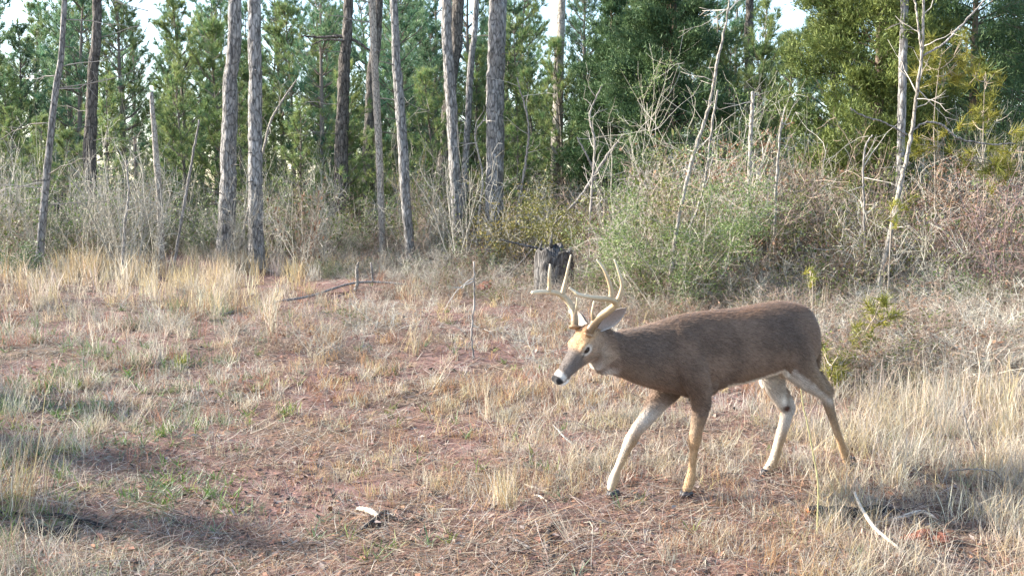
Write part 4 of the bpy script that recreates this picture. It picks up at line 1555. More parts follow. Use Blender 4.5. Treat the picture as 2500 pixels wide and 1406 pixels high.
# tall whippy bare shrubs between the trunks
for _ in range(130):
    px = rs.uniform(-100, 2600)
    d = rs.uniform(18, 29) if px < 1500 else rs.uniform(13.5, 19)
    x = (px - 1250) / FPX * d
    h = rs.uniform(1.3, 2.6)
    pts.append((x, d, float(ground_z(x, d)) - .02))
    rot.append((rs.uniform(-.12, .12), rs.uniform(-.12, .12), rs.rand() * 6.28))
    scl.append((h * .5, h * .5, h))
    vid.append(rs.choice([0, 1, 2, 5, 6], p=[.35, .35, .1, .12, .08]))
# leafy evergreen shrubs in the light between the trunks
for _ in range(110):
    px = rs.uniform(-80, 1500)
    d = rs.uniform(20.5, 26)
    x = (px - 1250) / FPX * d
    h = rs.uniform(.8, 1.9)
    pts.append((x, d, float(ground_z(x, d)) - .02))
    rot.append((rs.uniform(-.12, .12), rs.uniform(-.12, .12), rs.rand() * 6.28))
    scl.append((h * .8, h * .8, h))
    vid.append(rs.choice([5, 7], p=[.4, .6]))
# low twiggy plants in front of the thicket
for _ in range(560):
    px = rs.uniform(-100, 2600) if rs.rand() < .6 else rs.uniform(1900, 2600)
    df = float(front_depth(px))
    d = rs.uniform(7.6 if px > 1900 else 8.5, df + 1)
    if px < 650 and d < 12 and rs.rand() < .6:
        continue
    x = (px - 1250) / FPX * d
    h = rs.uniform(.15, .42) * (1.25 if px > 1900 else 1)
    pts.append((x, d, float(ground_z(x, d)) - .02))
    rot.append((rs.uniform(-.3, .3), rs.uniform(-.3, .3), rs.rand() * 6.28))
    w = h * rs.uniform(1.0, 1.8)
    scl.append((w, w, h))
    vid.append(rs.choice([0, 2, 3, 4, 5, 6], p=[.25, .25, .15, .2, .05, .1]))
instance_stuff('undergrowth', 'tangled bare brush and vines filling the ground between the trunks', 'undergrowth', pts, rot, scl, vid, lib)


# ---- bushes one can tell apart
def bush(px, py, Y, H, W, label, seed, n_leaf, tone, leaf=.028, twig=GREY, stems=14, name='bush'):
    x = (px - 1250) / FPX * Y
    z = float(ground_z(x, Y))
    rs = np.random.RandomState(seed)
    root = empty(name, (x, Y, z))
    tag(root, label, 'bush', None)
    tw = shrub_geom(seed, H, stems, 9, 5, W / H * .75, .18, .03, .008, **twig)
    link('stems', tw.mesh('stems', [M_TWIG]), root)
    V = np.concatenate(tw.V)
    V = V[V[:, 2] > .12 * H]
    n0 = n_leaf
    # leaves gather on clumps along the twigs
    cl = V[rs.randint(0, len(V), 190)]
    c = cl[(rs.rand(n0) ** 1.3 * len(cl)).astype(int)] + rs.randn(n0, 3) * np.array([.075, .075, .045])
    c2 = V[rs.randint(0, len(V), n0 // 2)] + rs.randn(n0 // 2, 3) * .02
    g = Bag()
    add_leaves(g, np.concatenate([c, c2]), rs, leaf, tone)
    link('leaves', g.mesh('leaves', [M_LEAF]), root)


PRIVET = ((.09, .15, .045), (.25, .32, .11))
OLIVE2 = ((.09, .12, .035), (.24, .24, .07))
bush(1640, 760, 12.4, 1.75, 1.0, 'pale green small leaved bush directly behind the neck of the deer', 801, 9500, PRIVET, .026)
bush(1560, 740, 13.2, 1.25, .7, 'smaller pale green bush beside the charred stump', 802, 5000, PRIVET, .026)
bush(1760, 760, 13.6, 1.9, 1.1, 'olive green bush tangled with bare vines behind the back of the deer', 803, 6500, OLIVE2, .028, BROWN)
bush(1730, 560, 15.5, 3.0, 1.0, 'tall loose leafy shrub rising around the leaning sapling', 804, 5500, PRIVET, .032)
bush(1880, 700, 14.8, 2.0, 1.1, 'brown twiggy bush with dead leaves under the sky gap', 805, 2500, DEADLEAF, .045, BROWN)
bush(2030, 720, 13.5, 1.7, 1.0, 'olive bush at the foot of the yellow green cedar', 806, 3800, OLIVE2, .03, BROWN)
bush(1370, 640, 18.0, 1.5, .9, 'yellowish leafy bush in front of the pine with peeling trunk', 807, 3800, ((.13, .15, .04), (.30, .27, .07)), .045)
bush(1250, 640, 18.5, 1.5, .7, 'thin yellowish leafy shrub at the foot of the thickest pine', 808, 1500, ((.14, .14, .04), (.34, .26, .08)), .05)
bush(30, 640, 17.5, .7, .5, 'low green shrub at the foot of the slender grey pine', 809, 1600, ((.06, .12, .04), (.15, .2, .07)), .035)
bush(2330, 740, 13.0, 1.6, 1.1, 'reddish brown bare bush below the pine saplings', 810, 1500, DEADLEAF, .035, BROWN)
bush(2470, 760, 11.5, 1.5, 1.0, 'dense purplish bare bush beyond the pine saplings', 811, 900, ((.14, .07, .05), (.26, .15, .12)), .03, dict(tone=(.22, .15, .14), tone2=(.38, .28, .25)))
bush(2180, 740, 12.3, 1.2, .9, 'grey tangled bush around the white sapling', 812, 900, OLIVE2, .03, GREY)
# ------------------------------------------------------------------ ground cover
TAN, GOLD, PALE = (.48, .385, .27), (.54, .425, .24), (.60, .53, .42)
GREYG, ORANGE, GREEN, BLUEG = (.40, .36, .30), (.44, .27, .14), (.11, .19, .035), (.15, .21, .10)
RUST = (.32, .175, .12)


def blade_set(rs, base, az, tilt, bend, L, w, K=4):
    """base (N,3) -> centre lines (N,K,3) and sideways vectors"""
    N = len(base)
    P = np.zeros((N, K, 3))
    P[:, 0] = base
    h = np.stack([np.cos(az), np.sin(az)], -1)
    for k in range(1, K):
        a = tilt + bend * (k - .5) / (K - 1)
        step = L / (K - 1)
        P[:, k, :2] = P[:, k - 1, :2] + h * (np.sin(a) * step)[:, None]
        P[:, k, 2] = P[:, k - 1, 2] + np.cos(a) * step
    P[:, 1:] += rs.randn(N, K - 1, 3) * (L * .02)[:, None, None]
    W = w[:, None] * np.interp(np.linspace(0, 1, K), [0, .5, 1], [1, .8, .3])[None]
    fa = az + rs.uniform(-1.2, 1.2, N) + math.pi / 2
    side = np.stack([np.cos(fa), np.sin(fa), np.zeros(N)], -1)
    return P, W, side


def pick(rs, n, pal):
    pal = np.asarray(pal, float)
    i = rs.randint(0, len(pal), n)
    return pal[i] * rs.uniform(.72, 1.2, (n, 1)) * (1 + rs.randn(n, 3) * .03)


GX = [0, 300, 600, 900, 1200, 1500, 1800, 2100, 2400, 2600]
GY = [640, 700, 760, 830, 900, 980, 1060, 1140, 1220, 1300, 1420]
DENS = np.array([
    [1.0, 1.0, 1.0, .5, .3, .3, .3, .3, .4, .4],
    [1.0, 1.1, 1.1, .5, .3, .3, .3, .3, .4, .4],
    [.8, .8, .8, .45, .35, .3, .3, .4, .5, .5],
    [.6, .6, .6, .5, .5, .3, .3, .4, .45, .45],
    [.6, .6, .55, .6, .6, .3, .4, .6, .6, .6],
    [.6, .5, .4, .5, .6, .7, .75, .8, .8, .8],
    [.6, .45, .3, .35, .8, 1.1, 1.0, .9, .85, .85],
    [.6, .4, .2, .25, .65, .7, .7, .9, .8, .8],
    [.5, .3, .12, .15, .35, .3, .3, .55, .6, .6],
    [.35, .15, .08, .08, .15, .22, .3, .4, .5, .5],
    [.3, .1, .08, .06, .12, .22, .3, .4, .5, .5]])
HGT = np.array([
    [.55, .55, .5, .35, .3, .3, .3, .35, .4, .4],
    [.55, .6, .5, .3, .25, .25, .3, .35, .4, .4],
    [.32, .32, .36, .25, .22, .25, .25, .26, .28, .28],
    [.24, .22, .22, .18, .18, .18, .2, .26, .28, .28],
    [.22, .2, .18, .17, .17, .15, .16, .27, .30, .30],
    [.22, .18, .15, .15, .16, .16, .17, .26, .30, .30],
    [.24, .18, .12, .12, .17, .17, .16, .24, .28, .28],
    [.24, .16, .1, .10, .15, .13, .12, .22, .25, .25],
    [.22, .14, .08, .09, .15, .12, .12, .2, .24, .24],
    [.2, .12, .07, .08, .1, .1, .12, .16, .2, .2],
    [.2, .12, .07, .08, .1, .1, .12, .16, .2, .2]])


def table(T, px, py):
    px = np.clip(px, GX[0], GX[-1])
    py = np.clip(py, GY[0], GY[-1])
    i = np.clip(np.searchsorted(GX, px) - 1, 0, len(GX) - 2)
    j = np.clip(np.searchsorted(GY, py) - 1, 0, len(GY) - 2)
    gx, gy = np.array(GX), np.array(GY)
    u = (px - gx[i]) / (gx[i + 1] - gx[i])
    v = (py - gy[j]) / (gy[j + 1] - gy[j])
    return T[j, i] * (1 - u) * (1 - v) + T[j, i + 1] * u * (1 - v) + T[j + 1, i] * (1 - u) * v + T[j + 1, i + 1] * u * v


def on_ground(px, py):
    r = CF[None] + CR[None] * ((px - 1250) / FPX)[:, None] + CU[None] * ((703 - py) / FPX)[:, None]
    z = np.zeros(len(px))
    for _ in range(8):
        P = CAM + r * ((z - CAM[2]) / r[:, 2])[:, None]
        z = ground_z(P[:, 0], P[:, 1])
    P[:, 2] = z
    return P


def build_cover():
    rs = np.random.RandomState(21)
    # ---- standing dry grass
    n = 18500
    px = rs.uniform(-480, 2980, n)
    py = 640 + 830 * rs.rand(n) ** 1.05
    P = on_ground(px, py)
    clump = vnoise(P[:, 0] * 2.6, P[:, 1] * 2.6, seed=14)
    clump2 = vnoise(P[:, 0] * .9, P[:, 1] * .9, seed=15)
    dn = table(DENS, px, py) * (.25 + 1.5 * smooth(.3, .75, clump)) * (.5 + clump2)
    keep = rs.rand(n) < dn * .62
    for hp in ((1675, 1213), (1487, 1215), (1862, 1166)):          # trampled short around the visible hooves
        g = ground(*hp)
        keep &= ~((np.abs(P[:, 0] - g[0]) < .13) & (P[:, 1] > g[1] - .55) & (P[:, 1] < g[1] + .06))
    P, px, py = P[keep], px[keep], py[keep]
    h = table(HGT, px, py) * rs.uniform(.55, 1.15, len(px))
    nb = 20
    T = len(P)
    d = P[:, 1]
    base = np.repeat(P, nb, 0) + np.concatenate([rs.randn(T * nb, 2) * .035, np.zeros((T * nb, 1))], 1) * np.repeat(.7 + h * 1.5, nb)[:, None]
    base[:, 2] = ground_z(base[:, 0], base[:, 1]) - .004
    N = T * nb
    hh = np.repeat(h, nb)
    L = hh * rs.uniform(.45, 1.25, N)
    # upright in tall stands, sprawling in short turf
    tall = np.repeat(smooth(.15, .4, h), nb)
    tilt = np.abs(rs.randn(N)) * (.55 - .33 * tall)
    bend = rs.uniform(-.1, 1.5, N) * (1 - .45 * tall)
    w = np.maximum(.0011, .00026 * np.repeat(d, nb)) * rs.uniform(.7, 1.3, N)
    Pl, W, side = blade_set(rs, base, rs.rand(N) * 6.283, tilt, bend, L, w)
    # colour by zone
    C = np.zeros((T, 3))
    fx, fy = px, py
    pal_gold = pick(rs, T, [GOLD, GOLD, TAN, PALE, PALE])
    pal_pale = pick(rs, T, [PALE, PALE, TAN, TAN, GREYG, GREYG, GOLD])
    pal_grey = pick(rs, T, [GREYG, GREYG, TAN, BLUEG, PALE, RUST])
    pal_mid = pick(rs, T, [TAN, GOLD, ORANGE, RUST, GREYG, PALE])
    gold = smooth(800, 700, fx) * smooth(775, 745, fy)
    right = np.maximum(smooth(1950, 2050, fx), smooth(1100, 1250, fx) * smooth(985, 1010, fy) * smooth(1190, 1150, fy))
    left = smooth(750, 500, fx) * (1 - gold)
    u = rs.rand(T)
    C[:] = pal_mid
    C = np.where((u < left)[:, None], pal_grey, C)
    C = np.where((u < right)[:, None], pal_pale, C)
    C = np.where((u < gold)[:, None], pal_gold, C)
    Cb = np.repeat(C, nb, 0) * rs.uniform(.7, 1.25, (N, 1))
    b = Bag()
    b.add(*blades(Pl, W, side, Cb))
    o = link('dry_grass', b.mesh('dry_grass', [M_GRASS]))
    o['kind'] = 'stuff'
    o['label'] = 'dry tan and golden grass covering the clearing'
    o['category'] = 'grass'

    # ---- flattened straw, needles and stalks
    n = 118000
    px = rs.uniform(-480, 2980, n)
    py = 650 + 830 * rs.rand(n)
    P = on_ground(px, py)
    bare = smooth(.50, .72, vnoise(P[:, 0] * .8 + 5, P[:, 1] * .8, seed=31)) * smooth(950, 1150, py) * smooth(300, 700, px)
    keep = rs.rand(n) > bare * .75
    P, px, py = P[keep], px[keep], py[keep]
    n = len(P)
    L = rs.uniform(.03, .13, n) * (1 + .06 * P[:, 1])
    az = rs.rand(n) * 6.283
    P[:, 2] += rs.uniform(.0, .022, n)
    w = np.maximum(.0010, .00024 * P[:, 1]) * rs.uniform(.6, 1.5, n)
    Pl, W, side = blade_set(rs, P, az, rs.uniform(1.2, 1.62, n), rs.uniform(-.3, .35, n), L, w, 3)
    gz = ground_z(Pl[..., 0], Pl[..., 1])
    Pl[..., 2] = np.maximum(Pl[..., 2], gz + .002)
    pal = pick(rs, n, [TAN, PALE, GREYG, RUST, RUST, ORANGE, (.13, .085, .065), (.20, .12, .09), (.28, .17, .12), (.42, .31, .23), (.40, .26, .20)])
    lf = rs.rand(n) < smooth(700, 300, px) * .5
    pal = np.where(lf[:, None], pick(rs, n, [GREYG, BLUEG, (.24, .23, .19), PALE, (.13, .12, .10), (.18, .17, .13)]), pal)
    b = Bag()
    b.add(*ribbons(Pl, W, side, pal))
    o = link('straw_litter', b.mesh('straw_litter', [M_LITTER]))
    o['kind'] = 'stuff'
    o['label'] = 'flattened straw, pine needles and stalks littering the clay ground'
    o['category'] = 'litter'

    # ---- dead leaves and bark chips
    n = 18500
    px = rs.uniform(-480, 2980, n)
    py = 660 + 820 * rs.rand(n)
    P = on_ground(px, py)
    P[:, 2] += rs.uniform(.002, .02, n)
    b = Bag()
    ax = unit(np.stack([rs.randn(n), rs.randn(n), rs.randn(n) * .25], -1))
    sd_ = unit(np.cross(ax, np.array([0, 0, 1.0]) + rs.randn(n, 3) * .35))
    nr = np.cross(sd_, ax)
    L = rs.uniform(.007, .024, (n, 1)) * (1 + .07 * P[:, 1:2])
    w = L * rs.uniform(.25, .5, (n, 1))
    V = np.stack([P - ax * L, P + sd_ * w + nr * w * .4, P + ax * L, P - sd_ * w + nr * w * .4], 1).reshape(-1, 3)
    i = np.arange(n) * 4
    F = np.concatenate([np.stack([i, i + 1, i + 2], -1), np.stack([i, i + 2, i + 3], -1)])
    C = pick(rs, n, [(.25, .14, .10), (.16, .09, .065), (.28, .21, .17), (.08, .06, .05), (.34, .18, .12), (.36, .29, .25), (.05, .045, .045), (.22, .12, .09)])
    b.add(V, [F], np.repeat(C, 4, 0))
    o = link('fallen_leaves', b.mesh('fallen_leaves', [M_LITTER]))
    o['kind'] = 'stuff'
    o['label'] = 'brown fallen leaves and bark chips scattered over the ground'
    o['category'] = 'leaves'

    # ---- small twigs
    n = 3200
    px = rs.uniform(-480, 2980, n)
    py = 660 + 820 * rs.rand(n)
    P = on_ground(px, py)
    P[:, 2] += .006
    L = rs.uniform(.05, .4, n)
    az = rs.rand(n) * 6.283
    Pl, W, side = blade_set(rs, P, az, rs.uniform(1.3, 1.6, n), rs.uniform(-.25, .25, n), L, np.full(n, .003), 5)
    Pl[..., 2] = np.maximum(Pl[..., 2], ground_z(Pl[..., 0], Pl[..., 1]) + .004)
    rad = np.maximum(.0016, .0003 * P[:, 1:2]) * rs.uniform(.7, 1.6, (n, 1)) * np.linspace(1, .5, 5)[None]
    C = pick(rs, n, [(.34, .29, .25), (.12, .09, .075), (.05, .045, .042), (.45, .38, .32), (.22, .15, .11)])
    b = Bag()
    b.add(*tubes(Pl, rad, C, 3))
    o = link('fallen_twigs', b.mesh('fallen_twigs', [M_TWIG]))
    o['kind'] = 'stuff'
    o['label'] = 'small fallen twigs scattered on the ground'
    o['category'] = 'twigs'

    # ---- green weeds low in the grass, mostly on the left
    n = 4200
    px = rs.uniform(-150, 2650, n)
    py = 700 + 720 * rs.rand(n) ** .9
    P = on_ground(px, py)
    dn = smooth(800, 200, px) * smooth(780, 950, py) * smooth(1330, 1180, py) + .05 + .25 * smooth(2050, 2300, px) * smooth(1150, 1000, py)
    keep = rs.rand(n) < dn * (.2 + 1.3 * smooth(.4, .7, vnoise(P[:, 0] * 1.8, P[:, 1] * 1.8, seed=44)))
    P = P[keep]
    T = len(P)
    nb = 12
    N = T * nb
    base = np.repeat(P, nb, 0) + np.concatenate([rs.randn(N, 2) * .012, np.zeros((N, 1))], 1)
    base[:, 2] = ground_z(base[:, 0], base[:, 1])
    Pl, W, side = blade_set(rs, base, rs.rand(N) * 6.283, rs.uniform(.35, 1.25, N), rs.uniform(0, .7, N), rs.uniform(.035, .13, N), np.maximum(.0024, .0004 * np.repeat(P[:, 1], nb)) * rs.uniform(.8, 1.6, N))
    C = np.repeat(pick(rs, T, [GREEN, GREEN, BLUEG, (.20, .24, .06), (.16, .2, .12)]), nb, 0) * rs.uniform(.75, 1.3, (N, 1))
    b = Bag()
    b.add(*blades(Pl, W, side, C))
    o = link('green_weeds', b.mesh('green_weeds', [M_LEAF]))
    o['kind'] = 'stuff'
    o['label'] = 'low green weeds showing between the dry grass'
    o['category'] = 'weeds'


build_cover()


def grass_tuft(px, py, h, n, pal, label, seed, spread=.03, tilt=.3, bend=.5, lean=None, name='grass_tuft', wid=1.0, seedheads=False):
    rs = np.random.RandomState(seed)
    c = ground(px, py)
    base = c + np.concatenate([rs.randn(n, 2) * spread, np.zeros((n, 1))], 1)
    base[:, 2] = ground_z(base[:, 0], base[:, 1]) - .004
    az = rs.rand(n) * 6.283
    tl = np.abs(rs.randn(n)) * tilt
    if lean is not None:                        # (azimuth, angle)
        az = lean[0] + rs.randn(n) * .35
        tl = lean[1] + rs.randn(n) * .12
    L = h * rs.uniform(.45, 1.12, n)
    Pl, W, side = blade_set(rs, base, az, tl, rs.uniform(-.1, 1, n) * bend, L, np.maximum(.0013, .00028 * c[1]) * rs.uniform(.7, 1.4, n) * wid, 5)
    C = pick(rs, n, pal)
    b = Bag()
    b.add(*blades(Pl, W, side, C))
    if seedheads:
        k = 14
        q = rs.randint(0, n, 40)
        for i in q:
            p = Pl[i, 3] + (Pl[i, 4] - Pl[i, 3]) * rs.rand(k, 1)
            d = unit((Pl[i, 4] - Pl[i, 3]) + rs.randn(k, 3) * .02) * .014
            sdv = unit(rs.randn(k, 3)) * .0022
            V = np.stack([p - sdv, p + sdv, p + d + rs.randn(k, 3) * .005], 1).reshape(-1, 3)
            b.add(V, [np.arange(len(V)).reshape(-1, 3)], np.asarray(PALE) * .9)
    o = link(name, b.mesh(name, [M_LEAF if 'weed' in name else M_GRASS], False, c), None, c)
    tag(o, label, 'weed' if 'weed' in name else 'grass')
    return o


GT = grass_tuft
GT(1235, 1242, .27, 130, [PALE, TAN, GOLD, GOLD], 'thick golden grass tuft on red soil before the raised foreleg', 901, .035, .22, .45)
GT(665, 822, .52, 46, [PALE, PALE, TAN], 'tall fanned out pale grass clump in the middle of the clearing', 902, .03, .22, .45, wid=1.1)
GT(1012, 870, .40, 22, [TAN, GOLD, PALE], 'sparse upright tan stalks near the dead weed stem', 903, .03, .12, .35, seedheads=True)
GT(985, 860, .40, 8, [TAN, GOLD], 'few leaning tan stalks with drooping seed tips', 904, .02, .1, .3, lean=(0.1, .3), seedheads=True)
GT(1050, 950, .52, 14, [TAN, PALE], 'long thin slanting stalks over brown litter near the dead weed stem', 905, .02, .1, .1, lean=(.1, .6))
GT(1195, 1030, .40, 26, [PALE, TAN], 'upright pale stalks rising beside the golden tuft', 906, .03, .10, .2)
GT(905, 1215, .12, 60, [TAN, GOLD, ORANGE], 'short bristly tan tuft above the dead forked branch', 907, .03, .5, .6)
GT(1062, 1195, .11, 45, [GOLD, TAN], 'small bristly tuft beside the dark burnt patch', 908, .02, .5, .6)
GT(820, 935, .09, 80, [ORANGE, GOLD, (.3, .2, .06)], 'low orange brown tuft casting a dark shadow', 909, .06, .8, .6)
GT(600, 1000, .13, 60, [PALE, TAN], 'pale dry tuft at the edge of the trampled path', 910, .03, .45, .5)
GT(1620, 960, .22, 60, [PALE, TAN], 'pale grass tuft just behind the chest of the deer', 911, .05, .25, .4)
GT(60, 1260, .75, 30, [TAN, GOLD, PALE], 'tall leaning straw stalks rising behind the charred logs', 912, .05, .2, .1, lean=(.25, .22), seedheads=True, wid=1.2)
GT(30, 1220, .30, 120, [GOLD, TAN, ORANGE], 'dense golden clump at the foot of the tall straw stalks', 913, .07, .35, .5)
GT(330, 1040, .42, 12, [PALE, TAN], 'thin pale stalks slanting out of the green weeds', 914, .02, .1, .1, lean=(.2, .55))
GT(190, 950, .10, 45, [GREEN, (.16, .26, .04)], 'bright green weed rosette, the upright one of three', 915, .015, .55, .4, name='green_weed', wid=2.2)
GT(112, 950, .11, 45, [GREEN, BLUEG], 'broad green weed rosette between two brighter ones', 916, .025, .9, .4, name='green_weed', wid=2.2)
GT(32, 945, .11, 45, [GREEN, BLUEG], 'spreading green weed rosette nearest the tall straw stalks', 917, .025, .95, .4, name='green_weed', wid=2.2)
GT(445, 895, .16, 60, [(.26, .30, .06), (.36, .34, .08), GREEN], 'yellow green grass tuft with a few red leaves', 918, .03, .5, .5, name='green_weed', wid=1.6)
GT(400, 1065, .11, 40, [GREEN, (.22, .27, .07)], 'small green weed on dark litter near the slanting pale stalks', 919, .02, .7, .5, name='green_weed', wid=1.8)
GT(250, 1000, .10, 60, [BLUEG, (.30, .34, .24)], 'grey green leafy patch beside the slanting pale stalks', 920, .05, .9, .5, name='green_weed', wid=2.0)
GT(700, 1012, .12, 50, [(.24, .27, .06), TAN, GREEN], 'yellowish green weed tuft in the middle of the path', 921, .04, .6, .5, name='green_weed', wid=1.6)
GT(320, 1210, .08, 60, [GREEN, (.12, .2, .06)], 'dark green weed patch near the charred log', 922, .04, .8, .4, name='green_weed', wid=1.8)
GT(2000, 800, .62, 26, [(.58, .40, .26), TAN, PALE], 'tall reddish tan reeds standing behind the rump', 923, .07, .07, .2)
GT(2415, 740, .75, 26, [PALE, PALE, TAN], 'tall white stalks standing in the thicket below the pine saplings', 924, .09, .07, .2)
GT(2310, 1010, .58, 40, [PALE, TAN], 'tall pale stalks standing well behind the burnt log', 925, .12, .10, .15)
GT(2420, 1000, .50, 36, [PALE, GOLD], 'cluster of bright golden stalks within the tall pale grass', 926, .10, .10, .2)
GT(1400, 1340, .26, 14, [PALE, (.62, .46, .40)], 'pinkish dry leaning stalks beside the short curved burnt branch', 927, .02, .1, .1, lean=(2.7, .5))
GT(470, 780, .34, 30, [GOLD, TAN], 'golden tuft in front of the golden grass band', 928, .04, .25, .4)
GT(230, 860, .35, 12, [PALE, TAN], 'isolated pale stalks beside a white pebble', 929, .015, .1, .2)
# ------------------------------------------------------------------ stump, logs, sticks, clay, rock
def lumpy(name, c, size, mat, label, cat, seed, n=24, rough=.25, group=None, sink=.3):
    """irregular rounded mass on the ground"""
    u = np.linspace(0.02, math.pi - .02, n)
    v = np.arange(n * 2) * math.pi / n
    g = np.stack([np.sin(u)[:, None] * np.cos(v), np.sin(u)[:, None] * np.sin(v), np.repeat(np.cos(u)[:, None], n * 2, 1)], -1)
    r = 1 + rough * (vnoise(g[..., 0] * 2.2 + seed, g[..., 1] * 2.2, g[..., 2] * 2.2, seed) - .5) * 2 + rough * .5 * (vnoise(g[..., 0] * 6 + seed, g[..., 1] * 6, g[..., 2] * 6, seed + 2) - .5) * 2
    V, F = loft(g * r[..., None] * np.asarray(size))
    V[:, 2] += size[2] * (1 - sink * 2)
    o = link(name, make_mesh(name, V, F, None, True, [mat]), None, c)
    tag(o, label, cat, group)
    return o


def stand_at(px, Y):
    x = (px - 1250) / FPX * Y
    return np.array([x, Y, float(ground_z(x, Y))])


def stump(px, py, w_px, h_px, label, seed, mat, Y=None):
    c = ground(px, py) if Y is None else stand_at(px, Y)
    rs = np.random.RandomState(seed)
    Y = c[1]
    r = w_px * Y / FPX / 2
    h = h_px * Y / FPX
    root = empty('stump', c)
    tag(root, label, 'stump')
    K, S = 22, 40
    t = np.linspace(0, 1, K)
    a = np.arange(S) * 2 * math.pi / S
    ridge = vnoise(np.cos(a) * 4 + 5, np.sin(a) * 4, seed=seed)
    rr = r * (1.05 + .35 * np.exp(-t / .12))[:, None] * (1 + .22 * (ridge - .5)[None] + .10 * (vnoise(np.cos(a)[None] * 7 + 0 * t[:, None], np.sin(a)[None] * 7 + 0 * t[:, None], t[:, None] * 9 + 0 * a[None], seed + 1) - .5))
    top = h * (.82 + .45 * (vnoise(np.cos(a) * 2.2, np.sin(a) * 2.2, seed=seed + 3) - .4))
    V = np.stack([rr * np.cos(a), rr * np.sin(a), t[:, None] * top[None] - .05], -1)
    inner = np.stack([.62 * rr[-1] * np.cos(a), .62 * rr[-1] * np.sin(a), top * .72], -1)[None]
    V = np.concatenate([V, inner])
    F = [grid_faces(K + 1, S)]
    Vf = np.concatenate([V.reshape(-1, 3), [[0, 0, h * .5]]])
    s = np.arange(S)
    F.append(np.stack([np.full(S, len(Vf) - 1), K * S + s, K * S + (s + 1) % S], -1))
    link('trunk', make_mesh('stump_trunk', Vf, F, None, True, [mat]), root)
    for i in range(3):                                   # splinters on the rim
        j = rs.randint(S)
        p = np.array([rr[-1, j] * .9 * math.cos(a[j]), rr[-1, j] * .9 * math.sin(a[j]), top[j] - .08])
        q = np.linspace(0, 1, 4)[:, None]
        v, f, cc = one_tube(p + np.array([rs.randn() * .05, rs.randn() * .05, rs.uniform(.12, .3)]) * q, np.linspace(.03, .005, 4), 6, (.1, .1, .1))
        link('splinter', make_mesh('splinter', v, f, None, True, [mat]), root)
    return root


stump(1352, 715, 84, 122, 'charred old stump with furrowed bark behind the antlers', 951, M_STUMP)
stump(148, 583, 24, 125, 'slim burnt stump beside the pale rock under the dark pine', 952, M_CHAR, 23.5)
_r = stand_at(137, 22.5)
lumpy('rock', _r, (.32, .25, .22), M_ROCK, 'pale rounded rock beside the slim burnt stump', 'rock', 953)
lumpy('clay_mound', ground(1200, 712), (.20, .16, .11), M_CLAY, 'small mound of bare red clay in the brush', 'mound', 954, 40, .4)
lumpy('clay_mound', ground(2270, 1320), (.12, .06, .03), M_CLAY, 'flat clod of red clay in the grass near the charred log', 'mound', 955, 40, .45, sink=.4)


def ground_stick(name, pts, widths, label, cat, mat, sides=10, lift=.5, seed=1, jitter=.1, forks=(), end_mat=None, raise_to=None):
    """a branch lying on the ground: pixels on the ground, widths in pixels"""
    rs = np.random.RandomState(seed)
    G = np.array([ground(p[0], p[1]) for p in pts])
    r = np.array([w * g[1] / FPX / 2 for w, g in zip(widths, G)])
    G[:, 2] += r * (2 * lift)
    if raise_to is not None:
        G[:, 2] += np.asarray(raise_to)
    S = spline(np.concatenate([G, r[:, None]], 1), len(pts) * 9)
    n = len(S)
    t = np.linspace(0, 1, n)
    S[:, 0] += (vnoise(t * 9, t * 0, seed=seed) - .5) * r.mean() * .7
    S[:, 2] += (vnoise(t * 9, t * 0 + 5, seed=seed) - .5) * r.mean() * .5
    base = G[0].copy()
    V, F, _ = one_tube(S[:, :3], S[:, 3], sides)
    body = V[:-2].reshape(n, sides, 3)
    dis = (vnoise(body[..., 0] * 30, body[..., 1] * 30, body[..., 2] * 60, seed) - .5)
    cen = S[:, None, :3]
    body = cen + (body - cen) * (1 + jitter * 2 * dis[..., None])
    V = np.concatenate([body.reshape(-1, 3), V[-2:]])
    need_root = bool(forks) or end_mat is not None
    me = make_mesh(name, V - base, F, None, True, [mat])
    if not need_root:
        o = link(name, me, None, base)
    else:
        o = empty(name, base)
        link('wood', me, o)
        for fp, fw, fm in forks:
            fG = np.array([ground(p[0], p[1]) for p in fp])
            fr = np.array([w * g[1] / FPX / 2 for w, g in zip(fw, fG)])
            fG[:, 2] += fr + .006
            fS = spline(np.concatenate([fG, fr[:, None]], 1), len(fp) * 7)
            v, f, _ = one_tube(fS[:, :3] + rs.randn(len(fS), 3) * .0015, fS[:, 3], 8)
            link('fork', make_mesh('fork', v - base, f, None, True, [fm]), o)
        if end_mat is not None:
            d = unit(S[0, :3] - S[2, :3])
            q = np.linspace(0, 1, 5)
            v, f, _ = one_tube(S[0, :3] - d * .01 + d * (q * S[0, 3] * .9)[:, None], S[0, 3] * np.array([1.02, .95, .8, .5, .2]), 10)
            v = v + (vnoise(v[:, 0] * 90, v[:, 1] * 90, v[:, 2] * 90)[:, None] - .5) * .012
            link('broken_end', make_mesh('broken_end', v - base, f, None, False, [end_mat]), o)
    tag(o, label, cat)
    return o


